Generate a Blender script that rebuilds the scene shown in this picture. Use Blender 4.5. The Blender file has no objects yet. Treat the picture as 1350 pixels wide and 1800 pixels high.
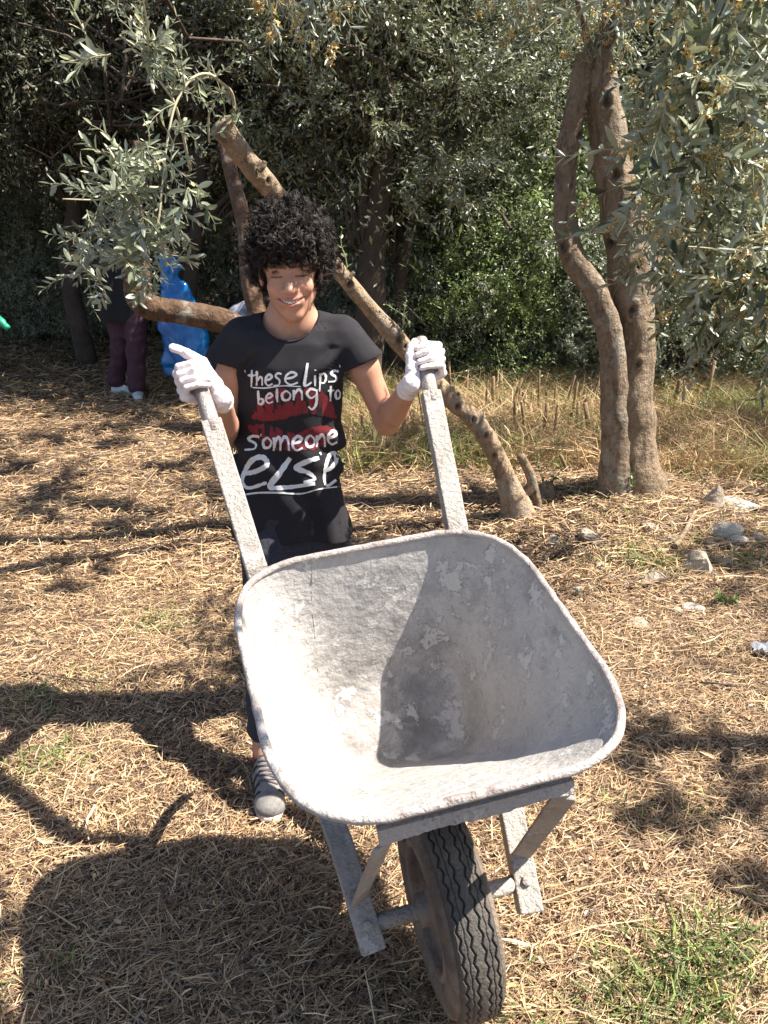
import bpy, math, random
import numpy as np
from mathutils import Vector, Matrix, noise
from mathutils.bvhtree import BVHTree
rng = np.random.default_rng(7); random.seed(7)
S = bpy.context.scene
# ------------------------------------------------------------------ camera, sky, sun, exposure
CAMH, PITCH, F = 1.442, math.radians(20.09), 1450.0
cam = bpy.data.objects.new('camera', bpy.data.cameras.new('camera')); S.collection.objects.link(cam)
cam.location = (0, 0, CAMH); cam.rotation_euler = (math.pi/2 - PITCH, 0, 0)
cam.data.sensor_fit = 'VERTICAL'; cam.data.sensor_height = 36; cam.data.lens = F/1800*36
cam.data.clip_start = .05; cam.data.clip_end = 400
S.camera = cam
SUN = np.array([.69, -.03, 1.0]); SUN /= np.linalg.norm(SUN)
w = bpy.data.worlds.new('World'); S.world = w; w.use_nodes = True
nt = w.node_tree; sky = nt.nodes.new('ShaderNodeTexSky'); sky.sky_type = 'NISHITA'; sky.sun_disc = False
sky.sun_elevation = math.asin(SUN[2]); sky.sun_rotation = math.atan2(SUN[0], SUN[1])
nt.links.new(sky.outputs[0], nt.nodes['Background'].inputs[0]); nt.nodes['Background'].inputs[1].default_value = .075
sd = bpy.data.lights.new('sun', 'SUN'); sd.energy = 5.0; sd.angle = math.radians(.5); sd.color = (1, .93, .82)
so = bpy.data.objects.new('sun', sd); S.collection.objects.link(so)
so.rotation_euler = Vector(SUN).to_track_quat('Z', 'Y').to_euler()
S.view_settings.view_transform = 'Standard'; S.view_settings.look = 'None'; S.view_settings.exposure = 1.48; S.view_settings.gamma = 1
try: S.view_settings.use_curve_mapping = False
except Exception: pass

CP, SP = math.cos(PITCH), math.sin(PITCH)
def U(px, py, Y):                       # the place at distance Y seen at a pixel of the photograph
    a = (px-675)/F; b = (900-py)/F
    d = np.array([a, CP+b*SP, -SP+b*CP]); return np.array([0, 0, CAMH]) + d*(Y/d[1])
def G(px, py):                          # the place on the ground
    a = (px-675)/F; b = (900-py)/F
    d = np.array([a, CP+b*SP, -SP+b*CP]); p = np.array([0, 0, CAMH]) + d*(-CAMH/d[2]); return p

# ------------------------------------------------------------------ helpers
def rawmesh(name, V, Fc, col=None, smooth=True, fs=None):
    """V (n,3), Fc (m,k) equal-sided faces"""
    V = np.asarray(V, np.float32); Fc = np.asarray(Fc, np.int32)
    me = bpy.data.meshes.new(name); m, k = Fc.shape
    me.vertices.add(len(V)); me.vertices.foreach_set('co', V.ravel())
    me.loops.add(m*k); me.loops.foreach_set('vertex_index', Fc.ravel())
    me.polygons.add(m); me.polygons.foreach_set('loop_start', np.arange(0, m*k, k, dtype=np.int32))
    try: me.polygons.foreach_set('loop_total', np.full(m, k, np.int32))
    except Exception: pass
    me.polygons.foreach_set('use_smooth', np.full(m, smooth))
    me.update(calc_edges=True)
    if col is not None:
        a = me.color_attributes.new('Col', 'FLOAT_COLOR', 'POINT'); c = np.ones((len(V), 4), np.float32); c[:, :3] = col; a.data.foreach_set('color', c.ravel())
    return me
def link(name, me, mat=None, parent=None, **props):
    o = bpy.data.objects.new(name, me); S.collection.objects.link(o)
    if mat is not None and me is not None and len(me.materials) == 0: me.materials.append(mat)
    if parent is not None: o.parent = parent
    for k, v in props.items(): o[k] = v
    return o
def obj(name, V, Fc, mat, parent=None, col=None, smooth=True, **props):
    return link(name, rawmesh(name, V, Fc, col, smooth), mat, parent, **props)
def thing(name, label, cat, loc=(0, 0, 0), group=None):
    o = bpy.data.objects.new(name, None); S.collection.objects.link(o); o.location = loc; o.empty_display_size = .1
    o['label'] = label; o['category'] = cat
    if group: o['group'] = group
    return o
def tag(o, label, cat, group=None):
    o['label'] = label; o['category'] = cat
    if group: o['group'] = group
    return o
class At:                                # children are given in world places; the thing's base is elsewhere
    pass
def reparent(o, t):
    o.parent = t; o.matrix_parent_inverse = Matrix.Translation(-Vector(t.location)); return o
def vnoise(P, s=1.0, seed=0.0, oct=1):   # smooth value-like noise, vectorised sums of sines
    P = np.asarray(P)*s; x, y, z = P[..., 0]+seed*1.7, P[..., 1]-seed*2.3, P[..., 2]+seed*.9
    r = 0; a = 1; tot = 0
    for i in range(oct+1):
        r = r + a*(np.sin(x*1.9+1.3*np.sin(y*1.3+i+seed))*np.cos(y*2.1+1.1*np.sin(z*1.7+2*i))+np.sin(z*2.3+1.2*np.sin(x*1.1+3*i+seed)))*.5
        tot += a; a *= .5; x, y, z = x*2.03+y*.3, y*2.11+z*.3, z*1.97-x*.2
    return r/tot
def catmull(P, n):
    P = np.asarray(P, float); P = np.vstack([2*P[0]-P[1], P, 2*P[-1]-P[-2]]); out = []
    for i in range(1, len(P)-2):
        for t in np.linspace(0, 1, n, endpoint=False):
            out.append(.5*((2*P[i])+(-P[i-1]+P[i+1])*t+(2*P[i-1]-5*P[i]+4*P[i+1]-P[i+2])*t*t+(-P[i-1]+3*P[i]-3*P[i+1]+P[i+2])*t**3))
    out.append(P[-2]); return np.array(out)
def tube(P, R, sides=8, cap=True, flat=1.0, up=None):
    """one tube along points P with radii R -> V, F(quads, degenerate caps as quads fan)"""
    P = np.asarray(P, float); n = len(P); R = np.broadcast_to(np.asarray(R, float), (n,))
    T = np.gradient(P, axis=0); T /= np.linalg.norm(T, axis=1)[:, None]+1e-12
    u = np.array(up if up is not None else ([0, 0, 1.] if abs(T[0][2]) < .9 else [1., 0, 0])); A = []
    for t in T:
        u = u-t*(u@t); u /= np.linalg.norm(u)+1e-12; A.append(u.copy())
    A = np.array(A); B = np.cross(T, A)
    th = np.linspace(0, 2*np.pi, sides, endpoint=False)
    V = (P[:, None]+(A[:, None]*np.cos(th)[None, :, None]+B[:, None]*np.sin(th)[None, :, None]*flat)*R[:, None, None]).reshape(-1, 3)
    i = np.arange(n-1)[:, None]*sides; j = np.arange(sides)[None]; k = (j+1) % sides
    Fc = np.stack([i+j, i+k, i+k+sides, i+j+sides], -1).reshape(-1, 4)
    if cap:
        V = np.vstack([V, P[0]-T[0]*R[0]*.25, P[-1]+T[-1]*R[-1]*.25]); c0 = len(V)-2; j = np.arange(sides); k = (j+1) % sides; L = (n-1)*sides
        Fc = np.vstack([Fc, np.stack([k, j, np.full(sides, c0), np.full(sides, c0)], -1), np.stack([L+j, L+k, np.full(sides, c0+1), np.full(sides, c0+1)], -1)])
    return V, Fc
def fixq(Fc):                            # quads with a doubled last corner -> triangles for everything
    a = Fc[:, [0, 1, 2]]; b = Fc[:, [0, 2, 3]]; b = b[b[:, 1] != b[:, 2]]; return np.vstack([a, b])
def join(parts):
    V = []; Fq = []; n = 0
    for v, f in parts: V.append(v); Fq.append(np.asarray(f)+n); n += len(v)
    return np.vstack(V), np.vstack(Fq)
def box(c, h, M=None, bev=.0):
    s = np.array([[x, y, z] for x in (-1, 1) for y in (-1, 1) for z in (-1, 1)], float)*np.array(h)
    if M is not None: s = s@np.asarray(M).T
    f = np.array([[0, 1, 3, 2], [4, 6, 7, 5], [0, 4, 5, 1], [2, 3, 7, 6], [0, 2, 6, 4], [1, 5, 7, 3]])
    return s+np.array(c), f
def bevel(o, wd, seg=2):
    m = o.modifiers.new('bevel', 'BEVEL'); m.width = wd; m.segments = seg; m.limit_method = 'ANGLE'; return o

# ------------------------------------------------------------------ materials
def mat(name, col=(.5, .5, .5), rough=.7, var=None, scale=8, bump=0, bscale=40, metal=0, attr=False, trans=0, sss=0, spec=.5, coat=0, extra=None):
    m = bpy.data.materials.new(name); m.use_nodes = True; t = m.node_tree; N = t.nodes; L = t.links
    b = N['Principled BSDF']; b.inputs['Roughness'].default_value = rough; b.inputs['Metallic'].default_value = metal
    b.inputs['Specular IOR Level'].default_value = spec
    b.inputs['Base Color'].default_value = (*col, 1)
    src = None; tc = N.new('ShaderNodeTexCoord')
    if attr:
        a = N.new('ShaderNodeAttribute'); a.attribute_name = 'Col'; src = a.outputs['Color']
    if var is not None:
        nz = N.new('ShaderNodeTexNoise'); nz.inputs['Scale'].default_value = scale; nz.inputs['Detail'].default_value = 6; nz.inputs['Roughness'].default_value = .65
        L.new(tc.outputs['Object'], nz.inputs['Vector'])
        r = N.new('ShaderNodeValToRGB'); els = r.color_ramp.elements
        els[0].position = .32; els[0].color = (*col, 1); els[1].position = .68; els[1].color = (*var[-1], 1)
        if len(var) > 1:
            for i, v in enumerate(var[:-1]): e = els.new(.32+.36*(i+1)/len(var)); e.color = (*v, 1)
        L.new(nz.outputs['Fac'], r.inputs[0])
        if src is not None:
            mx = N.new('ShaderNodeMix'); mx.data_type = 'RGBA'; mx.blend_type = 'MULTIPLY'; mx.inputs[0].default_value = 1
            L.new(src, mx.inputs[6]); L.new(r.outputs[0], mx.inputs[7]); src = mx.outputs[2]
        else: src = r.outputs[0]
    if src is not None: L.new(src, b.inputs['Base Color'])
    if bump:
        nb = N.new('ShaderNodeTexNoise'); nb.inputs['Scale'].default_value = bscale; nb.inputs['Detail'].default_value = 8; nb.inputs['Roughness'].default_value = .6
        L.new(tc.outputs['Object'], nb.inputs['Vector'])
        bp = N.new('ShaderNodeBump'); bp.inputs['Strength'].default_value = min(1, bump); bp.inputs['Distance'].default_value = .01*max(1, bump)
        L.new(nb.outputs['Fac'], bp.inputs['Height']); L.new(bp.outputs[0], b.inputs['Normal'])
    if sss:
        b.inputs['Subsurface Weight'].default_value = sss; b.inputs['Subsurface Radius'].default_value = (.012, .005, .003); b.inputs['Subsurface Scale'].default_value = 1
    if coat: b.inputs['Coat Weight'].default_value = coat
    if trans:
        tr = N.new('ShaderNodeBsdfTranslucent'); ms = N.new('ShaderNodeMixShader'); ms.inputs[0].default_value = trans
        if src is not None: L.new(src, tr.inputs[0])
        else: tr.inputs[0].default_value = (*col, 1)
        L.new(b.outputs[0], ms.inputs[1]); L.new(tr.outputs[0], ms.inputs[2]); L.new(ms.outputs[0], N['Material Output'].inputs[0])
    return m
def leafmat(name, under, rough=.42, trans=.25):     # upper side from the leaf's own colour, silvery underside
    m = mat(name, rough=rough, attr=True, trans=trans, spec=.6); t = m.node_tree; N = t.nodes; L = t.links
    g = N.new('ShaderNodeNewGeometry'); mx = N.new('ShaderNodeMix'); mx.data_type = 'RGBA'
    src = [l for l in t.links if l.to_node.type == 'BSDF_PRINCIPLED' and l.to_socket.name == 'Base Color'][0].from_socket
    L.new(g.outputs['Backfacing'], mx.inputs[0]); L.new(src, mx.inputs[6]); mx.inputs[7].default_value = (*under, 1)
    for n in N:
        if n.type == 'BSDF_PRINCIPLED': L.new(mx.outputs[2], n.inputs['Base Color'])
        if n.type == 'BSDF_TRANSLUCENT': L.new(mx.outputs[2], n.inputs[0])
    return m
M = {}
M['olive'] = leafmat('olive_leaf', (.30, .33, .25))
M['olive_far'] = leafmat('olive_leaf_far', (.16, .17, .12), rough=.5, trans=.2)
M['green'] = leafmat('shrub_leaf', (.16, .22, .08), rough=.4, trans=.35)
M['bark'] = mat('bark', (.20, .145, .095), .9, [(.33, .24, .155), (.25, .18, .12), (.42, .33, .23)], 16, 1.8, 45, attr=True)
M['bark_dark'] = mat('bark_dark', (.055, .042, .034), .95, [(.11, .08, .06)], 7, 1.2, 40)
M['straw'] = mat('straw', rough=.6, attr=True, spec=.35, trans=.12)
M['soil'] = mat('soil', (.05, .032, .021), 1, [(.10, .063, .04), (.19, .125, .08)], 14, 1.5, 90)
M['rock'] = mat('rock', (.20, .16, .12), .95, [(.36, .30, .235), (.46, .40, .32)], 12, 1.5, 50)
M['skin'] = mat('skin', rough=.5, attr=True, sss=.12, spec=.4, var=[(1, .97, .96)], scale=60, col=(.93, .9, .88) if False else (.9, .86, .84), bump=.12, bscale=300)
M['shirt'] = mat('shirt_cotton', (.018, .017, .021), .85, [(.024, .022, .027)], 30, .35, 700, spec=.3)
M['white_print'] = mat('white_print', (.62, .62, .63), .7, [(.74, .74, .75)], 60, spec=.3)
M['trouser'] = mat('trouser_cloth', (.02, .021, .033), .9, [(.045, .046, .062)], 120, .6, 400)
M['latex'] = mat('latex', (.78, .68, .67), .42, [(.86, .79, .78)], 25, .5, 120, sss=.15, spec=.45)
M['hair'] = mat('hair', (.012, .009, .008), .5, [(.030, .020, .016)], 30, spec=.35)
M['metalgrip'] = mat('worn_grip', (.20, .165, .15), .42, [(.33, .28, .26), (.42, .38, .36)], 25, .5, 200, metal=.35)
def fissure(m, sc=26, dark=.45, dist=.012):
    t = m.node_tree; N = t.nodes; L = t.links; b = N['Principled BSDF']; src = b.inputs['Base Color'].links[0].from_socket; tc = [n for n in N if n.type == 'TEX_COORD'][0]
    mp = N.new('ShaderNodeMapping'); mp.inputs['Scale'].default_value = (1, 1, .22); L.new(tc.outputs['Object'], mp.inputs[0])
    n = N.new('ShaderNodeTexNoise'); n.inputs['Scale'].default_value = sc; n.inputs['Detail'].default_value = 7; n.inputs['Roughness'].default_value = .7; n.inputs['Distortion'].default_value = .6; L.new(mp.outputs[0], n.inputs['Vector'])
    r_ = N.new('ShaderNodeMapRange'); r_.inputs[1].default_value = .36; r_.inputs[2].default_value = .50; r_.inputs[3].default_value = dark; r_.inputs[4].default_value = 1; L.new(n.outputs['Fac'], r_.inputs[0])
    mx = N.new('ShaderNodeMix'); mx.data_type = 'RGBA'; mx.blend_type = 'MULTIPLY'; mx.inputs[0].default_value = 1; L.new(src, mx.inputs[6]); L.new(r_.outputs[0], mx.inputs[7]); L.new(mx.outputs[2], b.inputs['Base Color'])
    # grey lichen patches
    n2 = N.new('ShaderNodeTexNoise'); n2.inputs['Scale'].default_value = 7; n2.inputs['Detail'].default_value = 8; n2.inputs['Roughness'].default_value = .75; L.new(tc.outputs['Object'], n2.inputs['Vector'])
    r2 = N.new('ShaderNodeMapRange'); r2.inputs[1].default_value = .52; r2.inputs[2].default_value = .62; r2.inputs[4].default_value = .55; L.new(n2.outputs['Fac'], r2.inputs[0])
    m2 = N.new('ShaderNodeMix'); m2.data_type = 'RGBA'; L.new(r2.outputs[0], m2.inputs[0]); L.new(mx.outputs[2], m2.inputs[6]); m2.inputs[7].default_value = (.36, .335, .29, 1); L.new(m2.outputs[2], b.inputs['Base Color'])
    bp = [q for q in N if q.type == 'BUMP'][0]; b2 = N.new('ShaderNodeBump'); b2.inputs['Strength'].default_value = .9; b2.inputs['Distance'].default_value = dist; L.new(n.outputs['Fac'], b2.inputs['Height']); L.new(bp.outputs[0], b2.inputs['Normal']); L.new(b2.outputs[0], b.inputs['Normal'])
fissure(M['bark']); 
# cement-crusted metal
def cement(name, c0, c1, c2, dark=(.17, .165, .175), bs=45, crack=True):
    m = mat(name, c0, .88, [c1, c2], 5, 1.0, bs, attr=(name == 'cement_crust')); t = m.node_tree; N = t.nodes; L = t.links; b = N['Principled BSDF']
    src = b.inputs['Base Color'].links[0].from_socket; tc = [n for n in N if n.type == 'TEX_COORD'][0]
    def layer(src, scale, lo, hi, colr, typ='N', det=8, off=0):
        mp = N.new('ShaderNodeMapping'); mp.inputs['Location'].default_value = (off, off*.7, off*1.3); L.new(tc.outputs['Object'], mp.inputs[0])
        if typ == 'N':
            n = N.new('ShaderNodeTexNoise'); n.inputs['Scale'].default_value = scale; n.inputs['Detail'].default_value = det; n.inputs['Roughness'].default_value = .7; o = n.outputs['Fac']
        else:
            n = N.new('ShaderNodeTexVoronoi'); n.feature = 'F1'; n.inputs['Scale'].default_value = scale; o = n.outputs['Distance']
        L.new(mp.outputs[0], n.inputs['Vector'])
        r = N.new('ShaderNodeMapRange'); r.inputs[1].default_value = lo; r.inputs[2].default_value = hi; L.new(o, r.inputs[0])
        mx = N.new('ShaderNodeMix'); mx.data_type = 'RGBA'; L.new(r.outputs[0], mx.inputs[0]); L.new(src, mx.inputs[6]); mx.inputs[7].default_value = (*colr, 1)
        return mx.outputs[2], r.outputs[0]
    src, _ = layer(src, 7, .54, .66, dark, off=3.1)
    src, e1 = layer(src, 16, .56, .575, tuple(x*1.04 for x in c2), off=7.7)     # flakes with hard edges
    src, e2 = layer(src, 60, .70, .76, (.12, .11, .11), det=3, off=1.1)        # pits
    L.new(src, b.inputs['Base Color'])
    bp = [n for n in N if n.type == 'BUMP'][0]
    b2 = N.new('ShaderNodeBump'); b2.inputs['Strength'].default_value = .8; b2.inputs['Distance'].default_value = .002; L.new(e1, b2.inputs['Height']); L.new(bp.outputs[0], b2.inputs['Normal']); L.new(b2.outputs[0], b.inputs['Normal'])
    return m
M['tray'] = cement('cement_crust', (.34, .32, .305), (.40, .378, .36), (.455, .43, .41), dark=(.255, .24, .235), bs=38)
M['beam'] = cement('cement_smeared_steel', (.33, .295, .265), (.40, .36, .325), (.46, .42, .38), dark=(.29, .26, .23), bs=110)
M['rimm'] = cement('worn_rim', (.30, .25, .235), (.42, .37, .345), (.50, .46, .43), dark=(.16, .11, .10), bs=90)

# ------------------------------------------------------------------ ground
def gz(x, y):
    x = np.asarray(x, float); y = np.asarray(y, float)
    r = np.hypot(x, y-1.3); k = np.clip((r-1.2)/2, 0, 1)
    g = k*(.018*np.sin(x*1.7+.5)*np.cos(y*1.3)+.012*np.sin(x*4.1+y*2.7))
    g = g+.10*np.exp(-(((x-1.35)/.5)**2+((y-4.1)/.5)**2))
    g = g+np.clip(y-14, 0, 30)**1.25*.45
    return g
gx = np.concatenate([np.linspace(-90, -12, 20), np.linspace(-11, 11, 180), np.linspace(12, 90, 20)])
gy = np.concatenate([np.linspace(-60, -3, 14), np.linspace(-2, 15, 150), np.linspace(16, 90, 40)])
X, Y = np.meshgrid(gx, gy, indexing='ij'); V = np.stack([X, Y, gz(X, Y)], -1).reshape(-1, 3)
i, j = np.meshgrid(np.arange(len(gx)-1), np.arange(len(gy)-1), indexing='ij'); a = i*len(gy)+j
obj('ground', V, np.stack([a, a+len(gy), a+len(gy)+1, a+1], -1).reshape(-1, 4), M['soil'], kind='structure')

def blades(P, D, Ln, W, lift, cols, curve=None):
    """thin flat strands: base P, direction D (unit), length, width, rise; two segments"""
    n = len(P); side = np.cross(D, [0, 0, 1.]); side /= np.linalg.norm(side, axis=1)[:, None]+1e-9
    tw = rng.uniform(-.8, .8, n)[:, None]; side = side*np.cos(tw)+np.array([0, 0, 1.])*np.sin(tw)
    if curve is None: curve = rng.normal(0, .12, n)
    mid = P+D*Ln[:, None]*.5+side*(curve*Ln)[:, None]*.5+np.array([0, 0, 1.])*lift[:, None]*.6
    end = P+D*Ln[:, None]+np.array([0, 0, 1.])*lift[:, None]
    s = side*W[:, None]*.5
    V = np.stack([P-s, P+s, mid-s, mid+s, end-s*.5, end+s*.5], 1).reshape(-1, 3)
    b = np.arange(n)[:, None]*6; Fc = np.concatenate([b+[0, 1, 3, 2], b+[2, 3, 5, 4]], 0)
    return V, Fc, np.repeat(cols, 6, 0)
def pal(n, C, p, jit=.18):
    C = np.array(C); c = C[rng.choice(len(C), n, p=np.array(p)/sum(p))]; return np.clip(c*(1+rng.normal(0, jit, (n, 1))), .01, .95)
STRAW = [(.53, .35, .185), (.64, .48, .285), (.23, .14, .08), (.37, .235, .135), (.12, .075, .05), (.40, .31, .22)]
def straw(n, y0, y1, ln, wd, p, zl, power=1.0):
    y = y0+(y1-y0)*rng.random(n)**power; x = rng.uniform(-1, 1, n)*(.55*y+.35)
    cl = vnoise(np.stack([x, y, 0*x], -1), 2.3, 1, 2)
    z = gz(x, y)+rng.random(n)**1.6*zl*(1+.6*cl)
    th = rng.uniform(0, 2*np.pi, n)*.72+1.2*vnoise(np.stack([x, y, 0*x+3], -1), 1.1, 5)
    D = np.stack([np.cos(th), np.sin(th)*.9, np.zeros(n)], -1)
    L_ = ln*np.exp(rng.normal(0, .5, n)); W_ = wd*np.exp(rng.normal(0, .35, n))
    lift = rng.normal(0, .13, n)*L_+.008*rng.random(n); lift = np.maximum(lift, -z+gz(x, y)+.001)
    return blades(np.stack([x, y, z+.002], -1), D, L_, W_, lift, pal(n, STRAW, p))
def pile(name, sets, mat_, **pr):
    V = []; Fq = []; C = []; n = 0
    for v, f, c in sets: V.append(v); Fq.append(f+n); C.append(c); n += len(v)
    return obj(name, np.vstack(V), np.vstack(Fq), mat_, col=np.vstack(C), **pr)
pile('cut_straw', [straw(125000, .8, 3.2, .033, .00155, [3.2, 2.4, 2.6, 3, 2.2, 1.4], .018), straw(32000, .8, 4.2, .017, .0042, [2, 1.6, 3.0, 2.5, 2.4, 2.5], .016),
                   straw(420, .8, 3.2, .15, .0022, [3, 5, 1, 2, .5, 1], .03),
                   straw(80000, 3.0, 6.5, .05, .0034, [3, 2.0, 2.8, 3, 2, 1.2], .03), straw(55000, 6, 15, .10, .008, [3, 2, 2.5, 3, 1.8, .8], .03)],
     M['straw'], kind='stuff', label='dry cut straw and leaf litter covering the grove floor')

# ------------------------------------------------------------------ leaves
def leaves(P, D, Nn, L_, W_, cols, fine=False):
    """leaf blades: base P, axis D, face normal Nn"""
    Sd = np.cross(D, Nn); Sd /= np.linalg.norm(Sd, axis=1)[:, None]+1e-9; Nn = np.cross(Sd, D); n = len(P)
    l = L_[:, None]; wd = W_[:, None]*.5
    if not fine:
        V = np.stack([P, P+D*l*.5-Sd*wd, P+D*l, P+D*l*.5+Sd*wd], 1).reshape(-1, 3)
        b = np.arange(n)[:, None]*4; return V, np.concatenate([b+[0, 1, 2, 3]], 0), np.repeat(cols, 4, 0)
    bend = rng.uniform(-.05, .22, n)[:, None]; fold = wd*rng.uniform(.1, .5, n)[:, None]; rows = []
    for t, q in ((0, .12), (.28, .85), (.58, 1.0), (.84, .6)):
        c = P+D*l*t-Nn*l*bend*t*t*1.2; rows += [c-Sd*wd*q+Nn*fold*q, c, c+Sd*wd*q+Nn*fold*q]
    rows.append(P+D*l-Nn*l*bend*1.2)
    V = np.stack(rows, 1).reshape(-1, 3); b = np.arange(n)[:, None]*13; f = []
    for r in range(3):
        f += [b+[r*3, r*3+1, r*3+4, r*3+3], b+[r*3+1, r*3+2, r*3+5, r*3+4]]
    f += [b+[9, 10, 12, 12], b+[10, 11, 12, 12]]
    q = np.concatenate(f, 0); return V, fixq(q), np.repeat(cols, 13, 0)
def unit(A): return A/(np.linalg.norm(A, axis=-1, keepdims=True)+1e-9)
OL = [(.075, .095, .05), (.10, .125, .065), (.055, .07, .04), (.15, .165, .09), (.20, .19, .10)]
def cloud(n, cent, rad, nclump, crad, ln, wd, C=OL, p=(4, 4, 3, 2, .4), shell=.55, jit=.25, flat=1.0, down=.3):
    """crown of little leaves gathered on twigs inside an ellipsoid, with gaps"""
    cent = np.array(cent, float); rad = np.array(rad, float)
    d = unit(rng.normal(size=(nclump, 3))); r = rng.uniform(shell, 1, nclump)**.7
    cc = d*r[:, None]
    cc *= (1+.25*vnoise(d*2, 1.3, rng.random()*9))[:, None]
    k = rng.integers(0, nclump, n); cs = np.exp(rng.normal(0, .4, nclump))
    tw = unit(rng.normal(size=(nclump*7, 3))); tid = rng.integers(0, 7, n); t = rng.random(n)**.6
    P = cent+cc[k]*rad+(tw[k*7+tid]*t[:, None]*crad*cs[k][:, None]+rng.normal(0, .1, (n, 3))*crad*cs[k][:, None]*t[:, None])
    D = unit(tw[k*7+tid]*.7+rng.normal(size=(n, 3))*.8+np.array([0, 0, -down]))
    N_ = unit(rng.normal(size=(n, 3))+np.array([0, 0, .8]))
    tint = (1+.3*rng.normal(size=nclump))[k][:, None]
    cols = np.clip(pal(n, C, p, jit)*np.clip(tint, .5, 1.7), .01, .6)
    return leaves(P, D, N_, ln*np.exp(rng.normal(0, .25, n)), wd*np.exp(rng.normal(0, .25, n)), cols)
def lmesh(name, sets):
    V = []; Fq = []; C = []; n = 0
    for v, f, c in sets: V.append(v); Fq.append(f+n); C.append(c); n += len(v)
    return rawmesh(name, np.vstack(V), np.vstack(Fq), np.vstack(C), smooth=False)
def twigs(n, cent, rad, r=.012, seg=5, sides=4, start=None):
    parts = []; cent = np.array(cent, float)
    for _ in range(n):
        e = cent+unit(rng.normal(size=3))*np.array(rad)*rng.uniform(.5, .95); s = np.array(start if start is not None else cent-[0, 0, rad[2]]) if rng.random() < .15 else cent+rng.normal(size=3)*np.array(rad)*.4
        t = np.linspace(0, 1, seg)[:, None]; P = s*(1-t)+e*t+rng.normal(0, .06, (seg, 3))*np.linalg.norm(e-s)*np.sin(t*np.pi)
        parts.append(tube(P, r*(1-.75*t[:, 0]), sides, cap=False))
    return join(parts)

def trunkmesh(P, R, sides=20, n=14, rough=.06, seed=0, knots=(), base=(.9, .9, .9), flare=0, mat_dark=(.18, .14, .12), lump=.6):
    C = catmull(np.c_[np.array(P), R], n); Pc, Rc = C[:, :3], C[:, 3].copy()
    if flare: t = np.linspace(0, 1, len(Rc)); Rc = Rc*(1+flare*np.exp(-t*14))
    V, Fc = tube(Pc, Rc, sides)
    ax = np.vstack([np.repeat(Pc, sides, 0), Pc[0], Pc[-1]]); d = V-ax; rr = np.linalg.norm(d, axis=1)[:, None]+1e-9
    m = (vnoise(V, 9, seed, 2)*rough+vnoise(V*[1, 1, .25], 28, seed+3, 1)*rough*.45+vnoise(V, 3.2, seed+1)*rough*lump)[:, None]
    col = np.tile(np.array(base, float), (len(V), 1))*(1+.12*vnoise(V*[1, 1, .4], 16, seed)[:, None])
    V = V+d/rr*m*rr
    for kp, kr in knots:
        kp = np.array(kp)
        if len(kp) == 2:
            z_ = V-[0, 0, CAMH]; dd_ = z_[:, 1]*CP-z_[:, 2]*SP; uu_ = z_[:, 1]*SP+z_[:, 2]*CP; e_ = np.hypot(675+F*z_[:, 0]/dd_-kp[0], 900-F*uu_/dd_-kp[1])+dd_*120; kp = V[np.argmin(e_)].copy()
        q = np.linalg.norm((V-np.array(kp))*[1, 1, .75], axis=1)/kr*(1+.35*vnoise(V, 55, kr*900, 1))
        V += (d/rr)*(kr*.35*np.exp(-((q-.95)/.4)**2)-kr*.45*np.exp(-(q/.5)**2))[:, None]
        wgt = .9*np.exp(-(q/.7)**4)[:, None]; col = col*(1-wgt)+np.array(mat_dark)*wgt
    return V, fixq(Fc), col
def near(P, px, py, r):                    # a knot on the camera side of a stem
    p = U(px, py, P); return p

# ------------------------------------------------------------------ olive tree on the right, two fused stems
Yt = 4.07; base = G(1100, 885); base[2] = float(gz(base[0], base[1]))
t = thing('olive_tree', 'thick two-stemmed olive tree with pruned forked trunk and leafy branches at the right edge', 'tree', tuple(base))
def stem(pts, Y): return [U(x, y, yy) for (x, y), yy in zip(pts, Y)]
kn = [(1082, 305, 3.93, .03), (1075, 425, 3.93, .032), (1110, 547, 3.92, .026), (1125, 467, 3.93, .026), (1067, 180, 3.95, .028), (1095, 360, 3.93, .018), (1120, 640, 3.9, .02)]
kn2 = [(1018, 240, 3.93, .028), (1036, 180, 3.93, .028), (990, 435, 3.95, .028), (1005, 330, 3.95, .018), (1030, 400, 3.95, .02)]
V, Fc, col = trunkmesh(stem([(1116, 905), (1113, 830), (1108, 700), (1113, 590), (1105, 440), (1082, 320), (1062, 200), (1048, 110), (1044, 88)], [4.1, 4.08, 4.05, 4.05, 4.05, 4.05, 4.05, 4.03, 4.03]),
                       [.135, .122, .112, .104, .100, .090, .080, .068, .060], 48, 26, .12, 2, [((a, b), r*1.0) for a, b, c, r in kn], flare=.9)
reparent(obj('trunk', V, Fc, M['bark'], col=col), t)
V, Fc, col = trunkmesh(stem([(1084, 900), (1083, 820), (1081, 700), (1074, 600), (1046, 515), (1006, 450), (994, 385), (996, 280), (1012, 190), (1026, 120), (1030, 95)], [4.02, 4.0, 3.98, 3.97, 3.97, 4.0, 4.02, 4.03, 4.0, 4.0, 4.0]),
                       [.082, .072, .066, .060, .056, .056, .050, .047, .046, .044, .044], 40, 22, .13, 5, [((a, b), r*.9) for a, b, c, r in kn2], base=(.8, .8, .82), flare=.5)
reparent(obj('trunk', V, Fc, M['bark'], col=col), t)
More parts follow.
